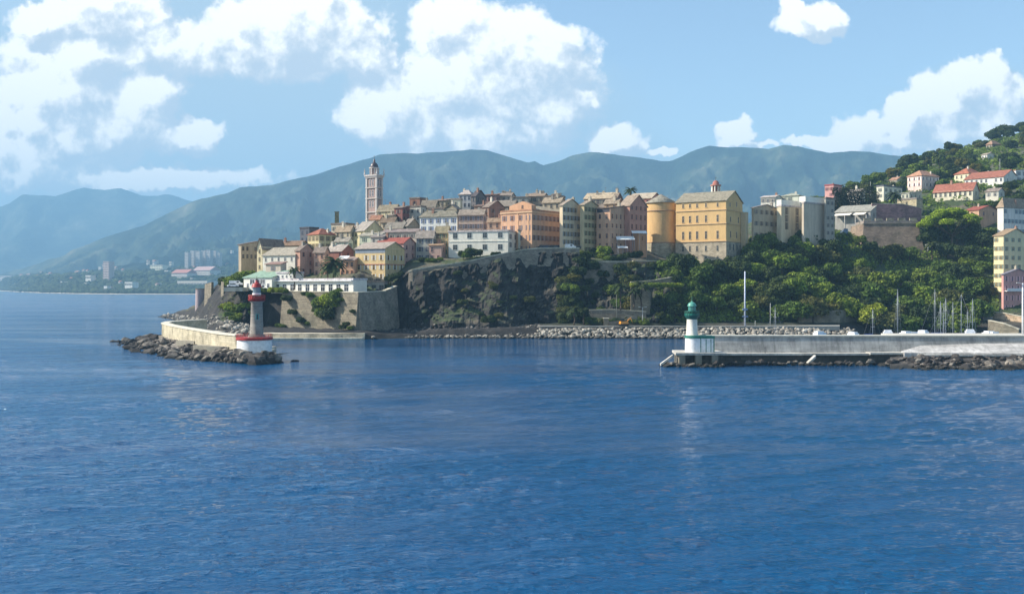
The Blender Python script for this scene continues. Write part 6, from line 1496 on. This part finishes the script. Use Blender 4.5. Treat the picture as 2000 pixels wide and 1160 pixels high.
lst([(628,363.5,3.6,1,11.0),(640,361.5,4.4,2,11.5),(652,360,4.2,1,11.0),(634,363,4.0,1,7.5),(646,361,4.6,0,6.5),(656,360,3.4,1,14),(624,364,2.8,0,9)], 'large green bush bulging from the bastion wall', 'bushes of the bastion wall', sz=1.0)
lst([(676,351,1.6,0,4.5),(670,352,1.8,0,3.2),(684,350,1.4,1,3.2),(545,376,1.6,1,3),(553,374,1.3,1,3)], 'dark shrub at the foot of the bastion wall', 'shrubs at the bastion wall foot')
for k in range(16):
    px = tr.uniform(812, 1135); kk = knots(px); f = tr.random(); Y = kk[2][0]+(kk[4][0]-kk[2][0])*f - 1.5; z_ = terr(px, Y+1.5)
    bush(px, Y-0.5, tr.uniform(1.2,3.0), tr.choice((0,0,0,3)), 'dark scrub clinging to the shaded cave cliff', 'scrub on the shaded cliff', z=z_-1.0, sz=0.8)
lst([(1118,392,3.2,0,29),(1128,391,3.4,1,27),(1140,390,3.2,1,29),(1112,388,3.0,0,24),(1122,387,3.4,1,22),(1134,386,3.0,0,23),(1108,393,2.4,0,31),(1146,389,2.4,0,29.5)], 'mid green tree hanging over the rampart right of the parked cars', 'trees over the rampart edge', 'bush', 1.1)
lst([(1160,398,2.6,0),(1176,396,2.8,1),(1186,392,2.2,1),(1195,392,2.2,0),(1206,392,1.8,0),(1215,395,2.6,0),(1226,400,2.4,0),(1150,400,2.6,0),(1168,404,3.2,0),(1184,404,3.0,0),(1238,402,2.6,0),(1244,404,2.8,0)], 'dark garden bush on the terrace above the tall rampart', 'garden bushes above the tall rampart')
lst([(1180,398,3.4,2)], 'light green palm like tree in the middle of the rampart garden', None, 'tree')
lst([(1104,376,3,0,10),(1116,374,3.2,0,12),(1128,374,3,0,10),(1108,372,2.6,1,17),(1122,371,2.6,2,16.5),(1134,374,3,0,7),(1100,372,2.8,0,6),(1118,370,3.0,0,6)], 'dark tree on the steep bank under the rampart trees', 'bank trees under the rampart', 'bush', 1.0)
for k in range(14):
    px = 1155+7.5*k; lst([(px,363.5,1.7,1 if k % 3 else 0,4.8)], 'clipped green hedge bush on the quay behind the riprap', 'quay hedge bushes')
for k in range(16):
    px = 1238+5.8*k; lst([(px,368+0.3*k,1.9,2,18.2)], 'bright yellow green creeper bush on top of the terrace ruin', 'bright creepers on the terrace')
for k in range(24):
    px = tr.uniform(1140,1340); Y = tr.uniform(362,374); lst([(px,Y,tr.uniform(1.8,3.2),tr.choice((0,0,1,3)))], 'dark shrub in the sloping garden between hedge and terrace ruin', 'shrubs of the sloping garden')
for k in range(20):
    px = tr.uniform(1285,1365); Y = tr.uniform(366,392); lst([(px,Y,tr.uniform(2.4,4.2),tr.choice((0,1,1,0)))], 'green tree on the garden bank left of the palace foot', 'trees on the garden bank', 'tree')
lst([(1272,392,2.4,0,26),(1262,391,2.2,0,25),(1255,390,2.0,0,24.5),(1282,393,2.0,0,25)], 'dark ivy bush on the brownish rampart', 'ivy on the brown rampart')
lst([(1745,470,2.6,3),(1736,470,2.2,3)], 'reddish olive shrub on top of the bastion', 'shrubs on the bastion')
lst([(712,372,1.5,1,16.6),(722,373,1.2,0,16.6),(738,376,1.4,0,17.5)], 'small shrub on the roof terrace in front of the yellow house', 'shrubs before the yellow house')
lst([(760,378,2.2,0,20.5),(770,381,2.4,0,21.5),(782,384,2.0,0,22.5),(756,374,2,0,17.5)], 'dark shrub in the shade right of the yellow house', 'shrubs right of the yellow house')
lst([(648,444,2,0,40),(660,446,2.2,0,41),(672,448,2.4,0,42),(636,446,2.2,0,39.5),(684,450,2,0,42.5)], 'dark tree on the skyline beside the slim olive tower', 'skyline trees by the slim tower', 'bush')
# ground cover on the wooded and villa slopes
gc = MB(); rr = random.Random(31)
for k in range(520):
    px = rr.uniform(1560, 2110); kk = knots(px); Y = rr.uniform(kk[4][0]+15, kk[7][0])
    if inhouse(PX(px,Y), Y, 2.5): continue
    r_ = rr.uniform(1.4, 3.6); c_ = Vector((PX(px,Y), Y, terr(px,Y)))
    for q in range(90):
        d = Vector((rr.gauss(0,1), rr.gauss(0,1), abs(rr.gauss(0,1)))).normalized(); p = c_ + Vector((d.x*r_*1.3, d.y*r_*1.3, d.z*r_*0.7))
        n_ = (d + Vector((rr.gauss(0,.5), rr.gauss(0,.5), rr.gauss(0,.5)))).normalized(); u = n_.cross(Vector((rr.gauss(0,1), rr.gauss(0,1), rr.gauss(0,1)))).normalized(); v = n_.cross(u); s_ = rr.uniform(0.35,0.7)
        gc.add([p-u*s_, p-v*s_*0.7, p+u*s_, p+v*s_*0.7], [(0,1,2,3)])
for k in range(52000):
    if k % 3: px = rr.uniform(1280, 1950); Yk0, Yk1 = knots(px)[2][0], knots(px)[4][0]+12
    else: px = rr.uniform(1560, 2110); Yk0, Yk1 = knots(px)[4][0], knots(px)[7][0]
    Y = rr.uniform(Yk0, Yk1); z_ = terr(px, Y); far = Y > 500
    if inhouse(PX(px,Y), Y, 0.5): continue
    if noise.noise(Vector((px*0.02, Y*0.03, 0))) < -0.22: continue
    p = Vector((PX(px,Y), Y, z_ + rr.uniform(-0.2, 1.1)))
    u = Vector((rr.gauss(0,1), rr.gauss(0,1), rr.gauss(0,1)*.6)).normalized(); v = u.cross(Vector((rr.gauss(0,.5), -1, 0.6))).normalized(); s_ = rr.uniform(0.35,0.8)*(1.5 if far else 1)
    gc.add([p-u*s_, p-v*s_*0.7, p+u*s_, p+v*s_*0.7], [(0,1,2,3)])
struct(gc.obj('undergrowth', GREENS[1]), 'tangled green undergrowth covering the slopes', 'stuff')

# ------------------------------------------------------------------ far coast
fw = MB(); rr = random.Random(77)
def mz(px, Y):
    y0 = pl(SHORE, px); yr = main_ridge_Y(px); t_ = (Y-y0)/(yr-y0)
    return mtn_profile(px, max(0.0, min(1, t_)), RIDGE, y0, yr)[1]
for k in range(4200):
    px = rr.uniform(-40, 470) if k % 5 else rr.uniform(-40, 760); y0 = pl(SHORE, px); Y = y0 + 45 + rr.random()**1.7*(900 if px > 90 else 1400)
    h_ = rr.uniform(6, 14)*(1+ (y0-2600)/5000); p = Vector((PX(px,Y), Y, mz(px,Y)))
    u_, f_ = lo[rr.randrange(8)]; fw.add([(p.x+v.x*h_*0.9, p.y+v.y*h_*0.9, p.z+h_*0.4+v.z*h_*0.65) for v in u_], f_)
struct(fw.obj('distant_woodland', GREENS[0]), 'dark woodland along the far shore', 'stuff')
FB = {}
def farblock(px, Y, wpx, top, label, c=(230,225,215), group='far buildings across the bay', rows=3, cols=5, base=None, roofc=None):
    x = PX(px, Y); z0 = mz(px, Y)-2 if base is None else base; H = PZ(top, Y) - z0; w_ = wpx/F*Y; d_ = w_*0.6+6
    H = max(H, 5)
    t = thing('far_building', label, 'building', (x, Y, z0), -R(25), group)
    m = MB(); m.box(-w_/2,w_/2,0,d_,0,H); m.obj('wall', plaster(c, 0.15), t)
    if rows:
        m = MB(); 
        for r_ in range(rows):
            for q in range(cols):
                cx_ = -w_/2 + (q+0.5)*w_/cols; m.box(cx_-w_/cols*0.3, cx_+w_/cols*0.3, -0.15, -0.01, H*(r_+0.35)/rows, H*(r_+0.75)/rows)
        m.obj('window_rows', glassmat(), t)['kind'] = 'stuff'
    m = MB()
    if roofc: m.extr([(-1,H),(d_/2,H+w_*0.15+2),(d_+1,H),(d_+1,H-0.5),(-1,H-0.5)], -w_/2-1, w_/2+1, 'x'); m.obj('roof', roofmat(roofc, 'tile'), t)
    else: m.box(-w_/2-0.4,w_/2+0.4,-0.4,d_+0.4,H+0.01,H+0.9); m.obj('roof', plaster((200,196,190), 0.1), t)
for k, (px, w_, tp_) in enumerate(((364,9,493),(375,9,490),(386,10,491),(397,10,490),(407,9,489),(418,10,490),(427,6,494))):
    farblock(px, 3500+30*(k%2), w_, tp_, ('leftmost','second','third','middle','fifth','sixth','rightmost')[k]+' grey tower block of the far row of seven beyond the headland', (190,186,190), 'far tower blocks', 12, 4)
farblock(207, 3150, 16, 511, 'pink grey tower block standing alone on the far shore', (205,170,165), None, 9, 4)
farblock(350, 3120, 40, 533, 'long low pinkish hotel block on the far shore', (224,214,210), None, 3, 14, roofc=(210,150,130))
farblock(393, 3160, 44, 528, 'long white hotel block right of the pinkish one on the far shore', (226,220,216), None, 4, 14, roofc=(215,190,180))
farblock(375, 2860, 76, 549, 'low grey roofed beach hall on the far shore', (214,208,200), None, 1, 20)
farblock(251, 2780, 20, 551, 'white beach hotel left of the dark trees on the far shore', (240,240,238), None, 2, 6)
farblock(206, 2760, 9, 559, 'small white beach house left of the white beach hotel', (242,242,240), None, 1, 3)
farblock(305, 3500, 32, 518, 'wide yellowish white block on the low rise of the far shore', (236,236,205), None, 3, 7)
farblock(172, 3150, 14, 538, 'white block in the trees left of the lone far tower', (236,232,226), None, 2, 4)
farblock(10, 5400, 30, 539, 'long pinkish hall at the left edge of the far shore', (230,215,215), None, 2, 8)
far_n = 0
for k in range(46):
    px = rr.uniform(15, 470); y0 = pl(SHORE, px); Y = y0 + rr.uniform(100, 1500); 
    z_ = mz(px, Y); wpx = rr.uniform(3, 9); top = HY - (z_+9+rr.uniform(0,6)-CH)/Y*F
    farblock(px, Y, wpx, top, 'small pale house scattered in the trees of the far mountain foot', rr.choice([(242,238,230),(236,226,205),(240,232,225),(232,215,195)]), 'small pale houses on the far shore', 2 if wpx > 6 else 1, 3, roofc=rr.choice([None,(205,140,110),(190,160,140)]))
for k in range(34):
    px = tr.uniform(1095,1240); kk = knots(px); f = tr.uniform(0.05,1.0); Y = kk[2][0]+(kk[4][0]-kk[2][0])*f-2
    bush(px, Y, tr.uniform(2.0,3.8), tr.choice((0,0,0,1,3)), 'dark green bush on the shaded bank left of the sloping garden', 'bushes on the shaded bank', z=terr(px,Y+1)-0.6, sz=0.9)
build_land()
